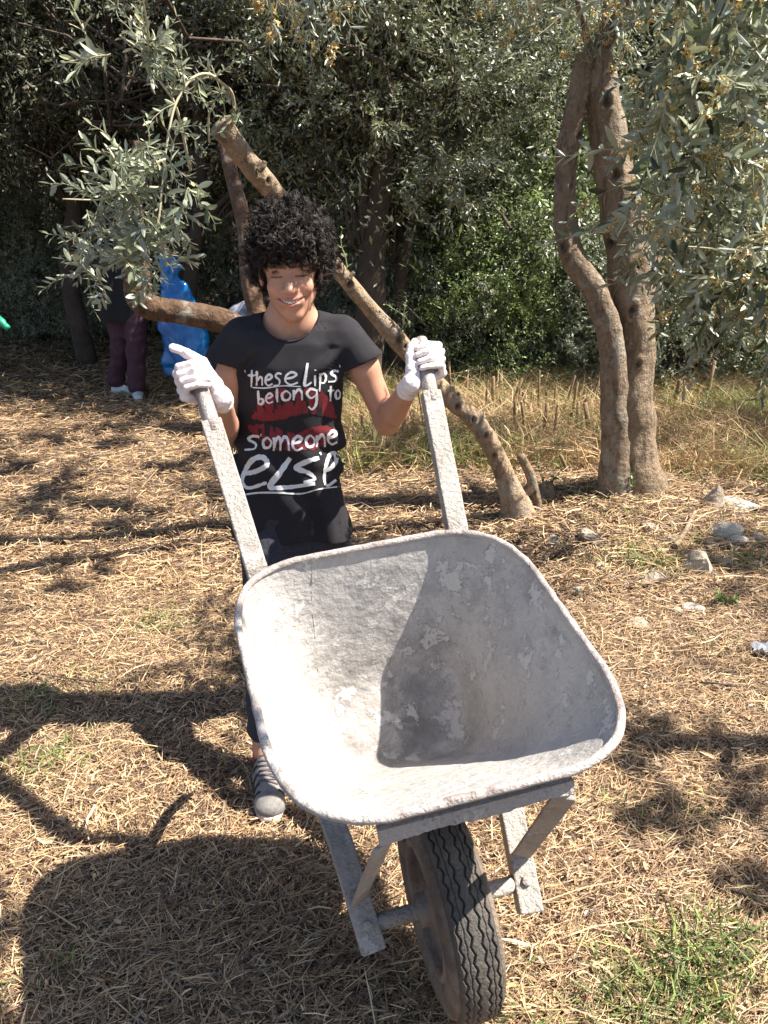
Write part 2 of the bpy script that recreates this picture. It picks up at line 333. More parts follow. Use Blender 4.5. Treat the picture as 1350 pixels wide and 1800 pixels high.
for pts, Yv, r0 in (([(1044, 95), (1062, 40), (1070, -40), (1090, -200)], [4.03, 4.03, 4.0, 3.8], .02), ([(1036, 100), (1030, 60), (1000, -60)], [4.0, 4.0, 3.9], .022),
                    ([(1125, 560), (1190, 350), (1260, 150), (1330, -80)], [4.0, 4.3, 4.2, 4.0], .03), ([(1048, 100), (1150, -60), (1350, -220)], [4.03, 3.8, 3.3], .035)):
    C = catmull(stem(pts, Yv), 8); V, Fc = tube(C, np.linspace(r0, r0*.4, len(C)), 8)
    reparent(obj('branch', V, fixq(Fc), M['bark'], col=np.full((len(V), 3), .7)), t)
# leafy sprays: twig curve, opposite pairs of slender leaves, blossom sprigs
def spray(p0, d0, length, n, L_, droop=.5, r=.0025, wr=.2, C=OL, p=(3, 4, 2, 3, 1), spread=.9, turn=.12):
    d = unit(np.array(d0, float)); P = [np.array(p0, float)]; seg = 10
    for i in range(seg):
        d = unit(d+np.array([0, 0, -droop/seg])+rng.normal(0, turn, 3)); P.append(P[-1]+d*length/seg)
    C_ = catmull(P, 3); tv, tf = tube(C_, np.linspace(r, r*.35, len(C_)), 4, cap=False)
    t = np.linspace(.06, 1, n); idx = np.clip((t*(len(C_)-1)), 0, len(C_)-1.001); i0 = idx.astype(int); fr = (idx-i0)[:, None]
    B = C_[i0]*(1-fr)+C_[i0+1]*fr; T = unit(C_[i0+1]-C_[i0])
    s1 = unit(np.cross(T, rng.normal(size=3))); s2 = np.cross(T, s1); ang = np.arange(n)*math.pi/2
    s = s1*np.cos(ang)[:, None]+s2*np.sin(ang)[:, None]
    PB = np.vstack([B, B]); D = unit(np.vstack([T*.9+s*spread, T*.9-s*spread])+rng.normal(0, .18, (2*n, 3)))
    Nn = unit(np.vstack([T, T])*.8+rng.normal(0, .35, (2*n, 3))+np.array([0, 0, .5]))
    LL = L_*(.65+.5*rng.random(2*n))*np.concatenate([1-.35*t**3]*2)
    return (tv, tf), leaves(PB, D, Nn, LL, LL*wr*(.8+.4*rng.random(2*n)), pal(2*n, C, p, .2), fine=True), C_
def foliage(t, specs, blossoms=0, twigcol=(.5, .48, .36), m='olive', name='foliage', L_=.055):
    tw = []; lv = []; bl = []
    for sp in specs:
        a, b, c = spray(**sp); tw.append(a); lv.append(b)
        if blossoms and rng.random() < blossoms:
            
            for _q in range(2):
                i0 = rng.integers(3, len(c)-3); bl.append(c[rng.integers(i0, i0+3, 20)]+rng.normal(0, .0085, (20, 3)))
    reparent(link(name, lmesh(name, lv), M[m]), t)
    V, Fc = join([(v, fixq(f)) for v, f in tw]); reparent(obj('twigs', V, Fc, M['twig'], kind='stuff'), t)
    if bl:
        Q = np.vstack(bl); n = len(Q); o = rng.normal(0, .0046, (n, 4, 3)); V = (Q[:, None]+o).reshape(-1, 3)
        b = np.arange(n)[:, None]*4; Fc = np.concatenate([b+[0, 1, 2], b+[0, 2, 3], b+[0, 3, 1], b+[1, 3, 2]])
        reparent(obj('blossom', V, Fc, M['blossom'], kind='stuff', smooth=False), t)
M['twig'] = mat('twig', (.26, .25, .15), .8, [(.34, .31, .2)], 20)
M['blossom'] = mat('blossom', (.55, .40, .12), .8, [(.72, .60, .28), (.62, .30, .06)], 30, trans=.2)
OLR = [(.10, .13, .06), (.17, .20, .105), (.05, .065, .035), (.30, .33, .20), (.42, .43, .27)]
sp = []
for _ in range(470):
    px = rng.uniform(1120, 1420); py = rng.uniform(-120, 690); Yv = rng.uniform(2.2, 4.9)
    edge = 1120+70*math.sin(py*.013)+(0 if py < 480 else (py-480)*.5)
    if px < edge: px += 150
    if Yv > 3.55 and Yv < 4.6: Yv = rng.choice([rng.uniform(2.3, 3.5), rng.uniform(4.7, 5.3)])
    if Yv < 4.0: px = max(px, 1185)
    py = min(py, 560+rng.uniform(-60, 60)-(60 if Yv < 3.6 else 0)) if py > 500 else py
    sp.append(dict(p0=U(px, py-60, Yv), d0=(rng.normal(.15, .55), rng.normal(0, .6), -.2+rng.normal(0, .5)), length=rng.uniform(.22, .42), n=int(rng.integers(10, 17)), L_=.066, droop=.8, wr=.26, C=OLR, p=(3, 4, 3, 3, 1.5)))
for _ in range(60):                       # above and round the pruned head
    px = rng.uniform(860, 1130); py = rng.uniform(-160, 10)
    sp.append(dict(p0=U(px, py, rng.uniform(3.6, 5)), d0=(rng.normal(0, .7), rng.normal(0, .6), -.2), length=rng.uniform(.2, .4), n=12, L_=.05, droop=.9))
for px, py, dx, dz in ((1040, 100, -.6, 1), (1045, 95, .2, 1), (1038, 110, -1, .4), (1060, 130, 1, .5), (1050, 90, .7, .8), (1030, 95, -.3, 1), (1110, 240, 1, .2), (1085, 250, .9, -.3)):
    sp.append(dict(p0=U(px, py, 3.95), d0=(dx, -.3, dz), length=.14, n=7, L_=.042, droop=.3, wr=.24))
foliage(t, sp, blossoms=.8)
for k, (px, py, q) in enumerate([(1140, 640, 3.7), (1120, 660, 3.75)]):
    pass

# ------------------------------------------------------------------ leaning pruned stem behind the boy, with its own shoots
lb = G(910, 918); t = thing('olive_tree', 'slender leaning olive trunk cut short at the top, behind the curly-haired boy', 'tree', tuple(lb))
LP = [(912, 925), (905, 885), (880, 820), (840, 745), (780, 690), (705, 605), (645, 535), (590, 470), (530, 400), (478, 335), (440, 290), (405, 243), (388, 222)]
LY = [3.85, 3.82, 3.78, 3.72, 3.66, 3.56, 3.48, 3.4, 3.3, 3.2, 3.13, 3.07, 3.04]
kn = [(702, 597, .028), (712, 611, .022), (804, 690, .026), (804, 714, .024), (832, 738, .022), (853, 767, .022), (868, 800, .02), (596, 469, .022), (616, 500, .024), (455, 300, .028), (470, 318, .02)]
def ynear(px):
    return float(np.interp(px, [p[0] for p in LP[::-1]], LY[::-1]))-.045
V, Fc, col = trunkmesh([U(x, y, q) for (x, y), q in zip(LP, LY)], [.085, .062, .047, .044, .043, .038, .034, .034, .035, .037, .036, .039, .043], 36, 26, .13, 9,
                       [((a, b), r*.8) for a, b, r in kn], base=(1.25, 1.23, 1.2), flare=.3)
reparent(obj('trunk', V, Fc, M['bark'], col=col), t)
for pts, q0, r0 in (([(410, 250), (405, 225), (402, 205)], 3.06, .016), ([(455, 300), (462, 292), (466, 284)], 3.1, .012), ([(612, 492), (622, 478)], 3.36, .01), ([(905, 880), (935, 850), (915, 800)], 3.86, .03), ([(925, 910), (945, 895), (938, 850)], 3.9, .028)):
    C = catmull([U(a, b, q0) for a, b in pts], 6); V, Fc = tube(C, np.linspace(r0, r0*.7, len(C)), 8)
    reparent(obj('stub', V, fixq(Fc), M['bark'], col=np.full((len(V), 3), .8)), t)
sp = []
def shoot(pts, Yv, r, tt):                 # a bare arching shoot
    C = catmull([U(a, b, q) for (a, b), q in zip(pts, Yv)], 8); V, Fc = tube(C, np.linspace(r, r*.5, len(C)), 6)
    reparent(obj('shoot', V, fixq(Fc), M['shootm'], tt), tt) if False else reparent(obj('shoot', V, fixq(Fc), M['shootm']), tt); return C
M['shootm'] = mat('young_shoot', (.38, .34, .22), .7, [(.46, .42, .28)], 20)
arc = shoot([(405, 232), (412, 200), (408, 165), (392, 148), (365, 130), (335, 140), (310, 180), (298, 225), (290, 280), (285, 330)], [3.05, 3.0, 2.95, 2.9, 2.85, 2.8, 2.75, 2.72, 2.7, 2.68], .006, t)
s2 = shoot([(368, 250), (368, 200), (392, 152)], [2.98, 2.95, 2.92], .004, t)
s3 = shoot([(335, 300), (310, 190), (280, 140), (262, 100), (210, 62)], [2.9, 2.8, 2.78, 2.78, 2.78], .005, t)
s4 = shoot([(262, 100), (258, 40), (245, -30)], [2.78, 2.7, 2.6], .004, t)
s5 = shoot([(285, 330), (230, 330), (180, 350), (110, 350)], [2.68, 2.6, 2.55, 2.5], .004, t)
s6 = shoot([(285, 330), (275, 400), (240, 440), (190, 470)], [2.68, 2.6, 2.55, 2.5], .004, t)
s7 = shoot([(290, 280), (230, 300), (185, 270)], [2.7, 2.62, 2.6], .004, t)
def off(C, k, n, L_, length, dz=0, wr=.29, jd=.8, a=0, b=1):
    for _ in range(k):
        p = C[int(rng.uniform(a, b)*(len(C)-1))]; sp.append(dict(p0=p, d0=(rng.normal(0, jd), rng.normal(0, jd*.6), dz+rng.normal(0, .5)), length=length*rng.uniform(.6, 1.2), n=n, L_=L_, droop=.25, wr=wr, C=OLN, p=(3, 4, 3, 3, 1)))
OLN = [(.19, .23, .12), (.30, .34, .21), (.12, .15, .08), (.38, .42, .29), (.44, .44, .24)]
off(arc, 12, 6, .04, .14, 0, a=.35, b=1); off(arc, 5, 5, .035, .1, .3, a=.1, b=.45); off(s2, 4, 4, .034, .09, .3); off(s3, 12, 6, .042, .14, .2, a=.2, b=1)
off(s4, 10, 6, .042, .14, .3); off(s5, 13, 7, .048, .15, .1, a=.1); off(s6, 17, 7, .046, .15, 0); off(s7, 10, 6, .044, .13, .2)
for px, py in ((270, 350), (300, 360), (250, 385), (310, 390), (230, 410), (280, 300), (220, 270), (200, 440), (240, 460), (330, 330), (160, 430), (180, 500), (300, 290), (255, 320), (285, 470), (195, 300), (150, 60), (195, 95)):
    for _ in range(2): sp.append(dict(p0=U(px, py, rng.uniform(2.45, 2.75)), d0=(rng.normal(0, .7), rng.normal(0, .4), rng.normal(-.1, .6)), length=.13, n=6, L_=.054, droop=.3, wr=.31, C=OLN, p=(3, 4, 3, 3, 1)))
for px, py in ((703, 590), (720, 575), (405, 232), (610, 475)):
    sp.append(dict(p0=U(px, py, ynear(px)), d0=(rng.normal(0, .15), -.1, 1), length=.16, n=5, L_=.03, droop=0, wr=.45, C=[(.12, .2, .05), (.2, .3, .1)], p=(1, 1)))
foliage(t, sp)

# ------------------------------------------------------------------ brown crooked tree at the left behind the shoots
b0 = G(520, 925); t = thing('olive_tree', 'crooked brown olive tree whose bent limb reaches in front of the blue bag', 'tree', tuple(b0))
V, Fc, col = trunkmesh([U(525, 935, 3.72), U(530, 800, 3.7), U(510, 680, 3.68), U(470, 610, 3.62), U(400, 568, 3.55), U(330, 550, 3.5), U(275, 542, 3.48), U(250, 528, 3.46), U(240, 495, 3.45), U(238, 430, 3.45), U(233, 350, 3.42), U(245, 250, 3.4)],
                       [.085, .075, .07, .062, .052, .050, .050, .058, .056, .050, .036, .022], 20, 12, .09, 21, [(U(290, 545, 3.42), .02), (U(250, 470, 3.4), .018)], base=(.42, .32, .26), flare=.4)
reparent(obj('trunk', V, Fc, M['bark'], col=col), t)
for pts, q, r0 in (([(470, 610), (440, 500), (430, 400), (405, 300), (395, 250)], 3.9, .04),):
    C = catmull([U(a, b, q+.1*i) for i, (a, b) in enumerate(pts)], 8); V, Fc = tube(C, np.linspace(r0*1.2, r0*.7, len(C)), 10)
    reparent(obj('branch', V, fixq(Fc), M['bark'], col=np.tile((.5, .38, .33), (len(V), 1))), t)
sp = [dict(p0=U(rng.uniform(150, 260), rng.uniform(350, 480), rng.uniform(3.3, 3.7)), d0=(rng.normal(0, .7), rng.normal(0, .5), rng.normal(0, .6)), length=.2, n=8, L_=.05, droop=.4) for _ in range(34)]
foliage(t, sp)

# sprigs hanging from the branch overhead
t = thing('olive_branch', 'overhead olive branch with blossoming sprigs hanging at the top centre of the view', 'branch', tuple(U(560, -160, 2.9)))
C = catmull([U(300, -330, 3.4), U(480, -150, 3.0), U(560, -120, 2.9), U(760, -180, 3.2), U(1090, -260, 3.6)], 8); V, Fc = tube(C, np.linspace(.02, .012, len(C)), 8)
reparent(obj('limb', V, fixq(Fc), M['bark'], col=np.full((len(V), 3), .7)), t)
sp = [dict(p0=U(rng.uniform(430, 640), rng.uniform(-130, -10), rng.uniform(2.6, 3.1)), d0=(rng.normal(0, .6), rng.normal(0, .4), -.8), length=.2, n=9, L_=.048, droop=.8) for _ in range(26)]
foliage(t, sp, blossoms=.45)

# ------------------------------------------------------------------ the grove behind
FAR_LIT = [(.19, .215, .10), (.14, .16, .07), (.25, .26, .13), (.34, .34, .19), (.18, .13, .07)]  # far leaf tones brightened: sunlight painted into some of the crowns
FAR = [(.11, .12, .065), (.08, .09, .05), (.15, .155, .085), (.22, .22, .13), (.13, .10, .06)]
def crown_proto(name, rad, zc, n, ncl, C, p, ln, wd, crad=.34, m='olive_far', inner=.3):
    sets = [cloud(int(n*(1-inner)), (0, 0, zc), rad, ncl, crad, ln, wd, C, p, shell=.6),
            cloud(int(n*inner), (0, 0, zc), np.array(rad)*.75, ncl//3, crad*1.7, ln*1.3, wd*1.3, C, p, shell=.1)]
    me = lmesh(name, sets); me.materials.append(M[m]); return me
def twig_proto(name, rad, zc, n, start):
    V, Fc = twigs(n, (0, 0, zc), rad, .014, 6, 4, start); me = rawmesh(name, V, fixq(Fc)); me.materials.append(M['bark_dark']); return me
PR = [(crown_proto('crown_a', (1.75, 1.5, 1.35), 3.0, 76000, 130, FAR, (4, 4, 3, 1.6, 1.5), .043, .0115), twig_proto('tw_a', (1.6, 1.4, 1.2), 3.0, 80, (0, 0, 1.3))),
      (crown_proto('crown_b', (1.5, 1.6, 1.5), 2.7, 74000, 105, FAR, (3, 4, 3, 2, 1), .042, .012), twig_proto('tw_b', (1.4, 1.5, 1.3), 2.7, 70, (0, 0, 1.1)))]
PR.append((crown_proto('crown_c', (1.6, 1.5, 1.4), 2.8, 74000, 120, FAR_LIT, (4, 3, 3, 2, .6), .042, .013, m='olive'), PR[1][1]))
tlab = [
 ('dark-trunked olive tree with a thick upright trunk behind the boy\'s right shoulder', [(642, 700), (650, 560), (655, 430), (668, 300), (672, 190), (690, 60)], 6.9, .135, 2, 1.0),
 ('thin grey double-stemmed olive tree rising just left of the curly-haired boy', [(332, 655), (333, 520), (345, 400), (352, 280), (340, 150)], 7.4, .075, 1, 1.0),
 ('slim slanting olive tree between the thick dark trunk and the leaning stem', [(690, 660), (703, 500), (722, 400), (735, 350), (770, 230), (800, 100)], 7.2, .06, 2, .95),
 ('deeply shaded olive tree at the far left behind the purple trousers', [(150, 600), (120, 480), (130, 350), (100, 200)], 8.3, .1, 0, 1.15),
 ('shaded olive tree half out of view at the left edge', [(-60, 620), (-30, 480), (-60, 300), (-20, 100)], 8.0, .11, 1, 1.2),
 ('olive tree with broad crown filling the top middle of the grove', [(480, 600), (470, 480), (490, 330), (520, 150)], 8.8, .12, 0, 1.2),
 ('sunlit olive tree behind the two-stemmed trunk', [(940, 620), (930, 500), (900, 380), (910, 220)], 9.0, .09, 2, 1.1),
 ('olive tree with dense crown behind the leafy branches at right', [(1220, 640), (1210, 500), (1230, 380), (1220, 200)], 10.2, .1, 2, 1.15)]
k = 0
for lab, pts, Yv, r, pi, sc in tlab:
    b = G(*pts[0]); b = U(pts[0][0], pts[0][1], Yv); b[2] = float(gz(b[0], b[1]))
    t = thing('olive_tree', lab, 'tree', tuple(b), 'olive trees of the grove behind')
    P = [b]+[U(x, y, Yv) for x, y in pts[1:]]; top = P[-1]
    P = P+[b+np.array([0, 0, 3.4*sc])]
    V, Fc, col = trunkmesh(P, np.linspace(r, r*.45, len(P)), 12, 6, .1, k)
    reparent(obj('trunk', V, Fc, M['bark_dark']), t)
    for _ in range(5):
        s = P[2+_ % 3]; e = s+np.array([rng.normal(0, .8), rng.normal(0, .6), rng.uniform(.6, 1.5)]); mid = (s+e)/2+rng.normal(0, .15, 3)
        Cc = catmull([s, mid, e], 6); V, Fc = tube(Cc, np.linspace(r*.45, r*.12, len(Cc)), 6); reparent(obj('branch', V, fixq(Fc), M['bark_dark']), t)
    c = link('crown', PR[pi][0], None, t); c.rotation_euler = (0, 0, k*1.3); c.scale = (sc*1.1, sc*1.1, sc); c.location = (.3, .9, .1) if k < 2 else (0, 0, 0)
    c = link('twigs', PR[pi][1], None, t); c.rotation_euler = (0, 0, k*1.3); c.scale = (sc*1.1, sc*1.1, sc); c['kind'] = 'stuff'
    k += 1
BK = ['shaded olive tree at the left edge behind the green bag tip', 'dark olive tree behind the standing person\'s purple trousers', 'dark olive tree directly behind the blue sack', 'dark olive tree behind the boy\'s curly head',
      'olive tree behind the slanting slim trunk, deep in the grove', 'olive tree deep behind the two-stemmed trunk', 'olive tree deep behind the leafy branches at the right edge', 'furthest left olive tree of the shaded back row',
      'small olive tree in front of the shaded back row at left', 'sunlit olive tree above the bright green bush', 'olive tree just beyond the right edge beside the dry grass', 'olive tree beyond the right edge beside the stones',
      'tall olive tree of the last row behind the standing person', 'tall olive tree of the last row behind the bushes', 'tall olive tree of the last row at the far right', 'tall olive tree of the last row at the far left']
# further trees: only crowns and trunks among the shade
for i, (x, y, s) in enumerate([(-5.6, 9.5, 1.2), (-3.3, 10.8, 1.35), (-1.2, 11.2, 1.4), (.9, 11, 1.35), (2.6, 11.4, 1.3), (4.5, 10.4, 1.25), (6.4, 11.5, 1.4), (-7.6, 11.5, 1.4), (-3.8, 7.2, 1.0), (1.9, 10.6, 1.0),
                               (6.2, 4.6, 1.1), (5.6, 2.2, 1.15), (-2.2, 13.4, 1.6), (2.2, 13.8, 1.6), (6.2, 14, 1.6), (-6.5, 14, 1.6)]):
    z = float(gz(x, y))
    t = thing('olive_tree', BK[i], 'tree', (x, y, z), 'olive trees at the back of the grove')
    P = np.array([(0, 0, -.1), (.1, 0, .8), (-.05, .1, 1.6), (.15, 0, 2.6), (.1, .1, 3.4)])*s; V, Fc, col = trunkmesh(P+np.array([0, 0, 0]), np.array([.12, .1, .09, .06, .03])*s, 10, 5, .1, i+30)
    obj('trunk', V, Fc, M['bark_dark'], t)
    c = link('crown', PR[2 if x > .5 and y > 7 else i % 2][0], None, t); c.rotation_euler = (0, 0, i*2.1); c.scale = (s*1.15, s*1.15, s)
# unseen shade makers: thin crowns added high to the right to shade the ground
thin = lmesh('shade_crown', [cloud(12000, (0, 0, 0), (.9, .8, .5), 16, .24, .055, .015, shell=.2)]); thin.materials.append(M['olive'])
t = thing('olive_tree', 'added unseen olive tree at the right, crown clumps placed to shade the ground', 'tree', (3.9, 1.9, 0))
V, Fc, col = trunkmesh([(0, 0, -.1), (.1, 0, .9), (-.2, .1, 1.8), (-.6, 0, 2.6), (-1.0, 0, 3.2)], [.14, .12, .1, .07, .04], 12, 6, .09, 77); obj('trunk', V, Fc, M['bark'], t, col=col)
SH = [(.80, 1.85, 2.6, .40, 1, 1), (1.05, 1.35, 2.5, .40, 2, 1), (1.5, 1.7, 2.6, .5, 2, 1), (-.89, 1.36, 2.6, .18, 3, 1), (-.83, 1.2, 2.7, .18, 5, 1), (-.77, 1.05, 2.7, .18, 3.6, 1), (-.70, .90, 2.6, .18, 1.6, 1), (-1.6, 2.0, 3.0, .35, 2, 1), (-1.5, 3.9, 3.0, .5, 2.5, 1), (-2.6, 4.0, 3.0, .6, 1.5, 1), (-1.0, 4.9, 3.0, .6, .5, 1), (-2.0, 5.4, 3.0, .6, 2.5, 1), (.1, 4.9, 2.9, .4, .9, 1),
      (-1.6, 2.55, 3.1, .30, 1, 1), (-1.3, 3.15, 3.0, .30, 1.6, 1), (-2.2, 3.4, 2.8, .5, .4, 1), (-2.1, 4.3, 3.0, .8, 1.2, 1), (-.7, 4.2, 2.9, .5, 2.2, 1), (-2.9, 5.0, 3, .7, .2, 1)]
for gx_, gy_, h, s, rz, on in SH:         # ground spot shaded, height of the foliage that shades it
    c = link('crown', thin, None); reparent(c, t); c.location = (gx_+SUN[0]/SUN[2]*h, gy_+SUN[1]/SUN[2]*h, h); c.scale = (s, s*.8, s*.6); c.rotation_euler = (0, 0, rz)
# bushes
BR = [(.20, .27, .085), (.15, .20, .065), (.30, .36, .13), (.42, .45, .22)]
bush = [crown_proto('bush_a', (1.0, .7, .85), .75, 42000, 130, BR, (3, 3, 3, 1.5), .026, .013, .2, 'green', .35),
        crown_proto('bush_b', (1.1, .8, .9), .8, 42000, 140, [(.19, .22, .12), (.14, .16, .09), (.30, .32, .19), (.42, .42, .28)], (3, 3, 3, 1.5), .034, .011, .22, 'olive', .35)]
for i, (px, Yv, s, b, lab) in enumerate([
    (760, 7.6, .75, 1, 'grey-green bush under the slanting slim trunk'), (850, 7.4, .9, 0, 'bright green bush in the gap beside the two-stemmed olive tree'),
    (940, 7.7, 1.1, 1, 'tall silvery bush behind the stubble left of the two-stemmed tree'), (1060, 7.9, 1.2, 0, 'green bush right behind the two-stemmed trunk'),
    (1180, 7.0, .95, 1, 'low silvery bush under the leafy branches at right'), (1320, 7.2, 1.1, 0, 'green bush at the right edge behind the dry grass'),
    (610, 8.0, .8, 1, 'dark bush behind the boy\'s neck and shoulder'), (80, 9.6, 1.0, 1, 'dark bush in deep shade at the far left'), (260, 10, 1.1, 1, 'dark bush in shade beyond the blue bag'), (420, 9.6, 1.1, 1, 'shaded bush behind the bending person'),
    (900, 8.6, 1.7, 0, 'tall bright shrub rising high behind the other bushes'), (-60, 9.8, 1.3, 1, 'dark bush cut off by the left edge'), (790, 9.2, 1.6, 1, 'tall grey-leaved shrub behind the thick dark trunk')]):
    p = U(px, 600, Yv); z = float(gz(p[0], p[1]))
    t = thing('bush', lab, 'bush', (p[0], p[1], z-.05))
    c = link('foliage', bush[b], None, t); c.scale = (s, s, s*1.05); c.rotation_euler = (0, 0, i*1.7)
    V, Fc = join([(v, f) for v, f in [tube(np.array([(0, 0, 0), (rng.normal(0, .2), rng.normal(0, .2), .5), (rng.normal(0, .5), rng.normal(0, .4), 1.1)])*s, [.02, .014, .006], 5) for _ in range(8)]])
    obj('stem', V, fixq(Fc), M['bark_dark'], t)
# far wood as one mass
V = []; 
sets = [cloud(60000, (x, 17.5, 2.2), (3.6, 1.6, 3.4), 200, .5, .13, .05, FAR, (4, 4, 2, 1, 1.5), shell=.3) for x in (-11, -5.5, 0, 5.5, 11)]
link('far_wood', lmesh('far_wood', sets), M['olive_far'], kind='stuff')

# green and dry grass tufts and weeds
def tuftset(c, n, h, w_, C, p, sp=.06, lean=.5):
    c = np.array(c, float); P = c+np.c_[rng.normal(0, sp, (n, 2)), np.zeros(n)]
    D = unit(np.c_[rng.normal(0, lean, (n, 2)), np.ones(n)]); L_ = h*rng.uniform(.4, 1.1, n)
    side = unit(np.cross(D, rng.normal(size=(n, 3)))); s = side*(w_*rng.uniform(.6, 1.3, n))[:, None]*.5
    m_ = P+D*L_[:, None]*.55; e = P+D*L_[:, None]+np.c_[rng.normal(0, .35, (n, 2)), -.15*np.ones(n)]*L_[:, None]
    V = np.stack([P-s, P+s, m_-s*.8, m_+s*.8, e-s*.1, e+s*.1], 1).reshape(-1, 3); b = np.arange(n)[:, None]*6
    return V, np.concatenate([b+[0, 1, 3, 2], b+[2, 3, 5, 4]], 0), np.repeat(pal(n, C, p), 6, 0)
GR = [(.14, .20, .06), (.22, .28, .08), (.10, .14, .05), (.35, .36, .12)]
gsets = []
for px, py, n, h in [(1180, 1750, 260, .09), (1240, 1700, 260, .1), (1150, 1790, 200, .08), (1080, 1780, 120, .08), (1290, 1660, 90, .09), (1230, 1440, 50, .07), (1110, 1440, 25, .08), (280, 1100, 160, .05), (300, 1090, 100, .05),
                     (50, 1240, 90, .06), (140, 1200, 60, .06), (60, 1350, 90, .08), (130, 1330, 60, .07), (80, 1710, 60, .06), (1120, 990, 170, .1), (1170, 1005, 120, .1), (1260, 1130, 50, .06), (550, 1240, 60, .05), (860, 1780, 80, .07), (1250, 1610, 14, .12), (1000, 1795, 60, .07), (1340, 990, 70, .08)]:
    g = G(px, py); g[2] = float(gz(g[0], g[1])); gsets.append(tuftset(g, n, h, .0045, GR, (3, 2, 3, 1), .055, 1.1))
pile('green_grass', gsets, M['straw'], kind='stuff')
gsets = []
for _ in range(620):                       # dry grass bank on the right
    px = rng.uniform(610, 1420); Yv = rng.uniform(4.7, 7.0) if px < 1050 else rng.uniform(4.4, 7.2)
    p = U(px, 700, Yv); p[2] = float(gz(p[0], p[1])); gr = rng.random() < .30 and vnoise(np.array([p]), 1.5, 4)[0] > -.1
    gsets.append(tuftset(p, 60, rng.uniform(.14, .38), .006, GR if gr else STRAW, (2, 3, 1, 4) if gr else (4, 3, 1, 2, .5, 1), .12, .75))
for _ in range(230):
    px = rng.choice([rng.normal(985, 70), rng.normal(1290, 60)]); p = G(px, rng.uniform(700, 830)); p[2] = float(gz(p[0], p[1])); gsets.append(tuftset(p, 50, rng.uniform(.08, .22), .005, [(.55, .42, .2), (.62, .52, .28), (.40, .42, .14), (.36, .24, .13)], (3, 3, 2, 2), .10, 1.0))
for _ in range(140):
    p = G(rng.uniform(0, 420), rng.uniform(590, 700)); p[2] = float(gz(p[0], p[1])); gsets.append(tuftset(p, 30, .08, .006, STRAW+GR[:2], (3, 1, 3, 3, 2, 1, 1, 1), .12, .9))
for _ in range(260):
    px = rng.choice([rng.uniform(640, 1050), rng.uniform(1150, 1380)]); p = G(px, rng.uniform(665, 790)); p[2] = float(gz(p[0], p[1])); gsets.append(tuftset(p, 5, rng.uniform(.2, .5), .006, [(.50, .36, .18), (.40, .27, .14), (.62, .5, .3)], (3, 2, 2), .05, .45))
for _ in range(120):
    px = rng.choice([rng.normal(950, 60), rng.normal(1230, 35), rng.uniform(620, 700)]); p = G(px, rng.uniform(668, 740)); p[2] = float(gz(p[0], p[1])); gsets.append(tuftset(p, 60, rng.uniform(.12, .3), .006, [(.42, .44, .12), (.30, .36, .10), (.52, .50, .2), (.2, .27, .08)], (3, 3, 2, 2), .11, .8))
for _ in range(70):
    p = G(rng.uniform(1020, 1350), rng.uniform(850, 1010)); p[2] = float(gz(p[0], p[1])); gsets.append(tuftset(p, 16, rng.uniform(.05, .12), .0035, [(.45, .42, .16), (.30, .36, .12), (.5, .38, .2)], (2, 2, 3), .05, 1.2))
pile('dry_grass', gsets, M['straw'], kind='stuff')
# cut cane stubble, each stalk a thing of its own
SM = mat('stalk', (.13, .08, .045), .85, [(.24, .155, .085), (.36, .25, .14)], 30, .6, 200)
stub = [rawmesh('stalk', *(lambda v: (v[0], fixq(v[1])))(tube([(0, 0, -.03), (.004, 0, .1), (-.003, .003, .2), (.004, 0, .26+.05*i)], [.019, .0175, .016, .014], 8))) for i in range(3)]
for me in stub: me.materials.append(SM)
spots = [(842, 735), (852, 742), (868, 730), (880, 740), (893, 735), (905, 742), (920, 728), (930, 735), (945, 740), (958, 728), (968, 742), (985, 735), (990, 760), (1002, 752), (1010, 762), (1018, 745), (1030, 735), (1042, 728), (905, 772), (925, 778), (700, 800), (720, 788), (745, 802), (668, 770), (640, 790), (655, 812),
         (880, 700), (955, 770), (972, 785), (1035, 770), (1180, 720), (1205, 730), (1240, 715), (1165, 745), (795, 700), (818, 702)]
ORD = 'first second third fourth fifth sixth seventh eighth ninth tenth eleventh twelfth thirteenth fourteenth fifteenth sixteenth seventeenth eighteenth nineteenth twentieth twenty-first twenty-second twenty-third twenty-fourth twenty-fifth twenty-sixth twenty-seventh twenty-eighth'.split()
for i, (px, py) in enumerate(spots):
    g = G(px, py+6); g[2] = float(gz(g[0], g[1]))
    side = 'in dry grass before the bushes' if px < 1100 else 'right of the two-stemmed trunk'
    if px < 760: side = 'behind the boy\'s bent elbow'
    same = sorted([q for q in spots if (q[0] < 760) == (px < 760) and (q[0] > 1100) == (px > 1100)]); k_ = same.index((px, py))
    o = tag(link('cane_stub', stub[i % 3]), f'cut brown cane stalk, {ORD[k_]} from the left {side}', 'stalk', 'cut cane stalks in the stubble')
    o.location = g; o.rotation_euler = (rng.normal(0, .13), rng.normal(0, .16), rng.uniform(0, 6)); s = rng.uniform(.6, 1.1); q_ = rng.uniform(.4, 1.05); o.scale = (q_, q_, s)
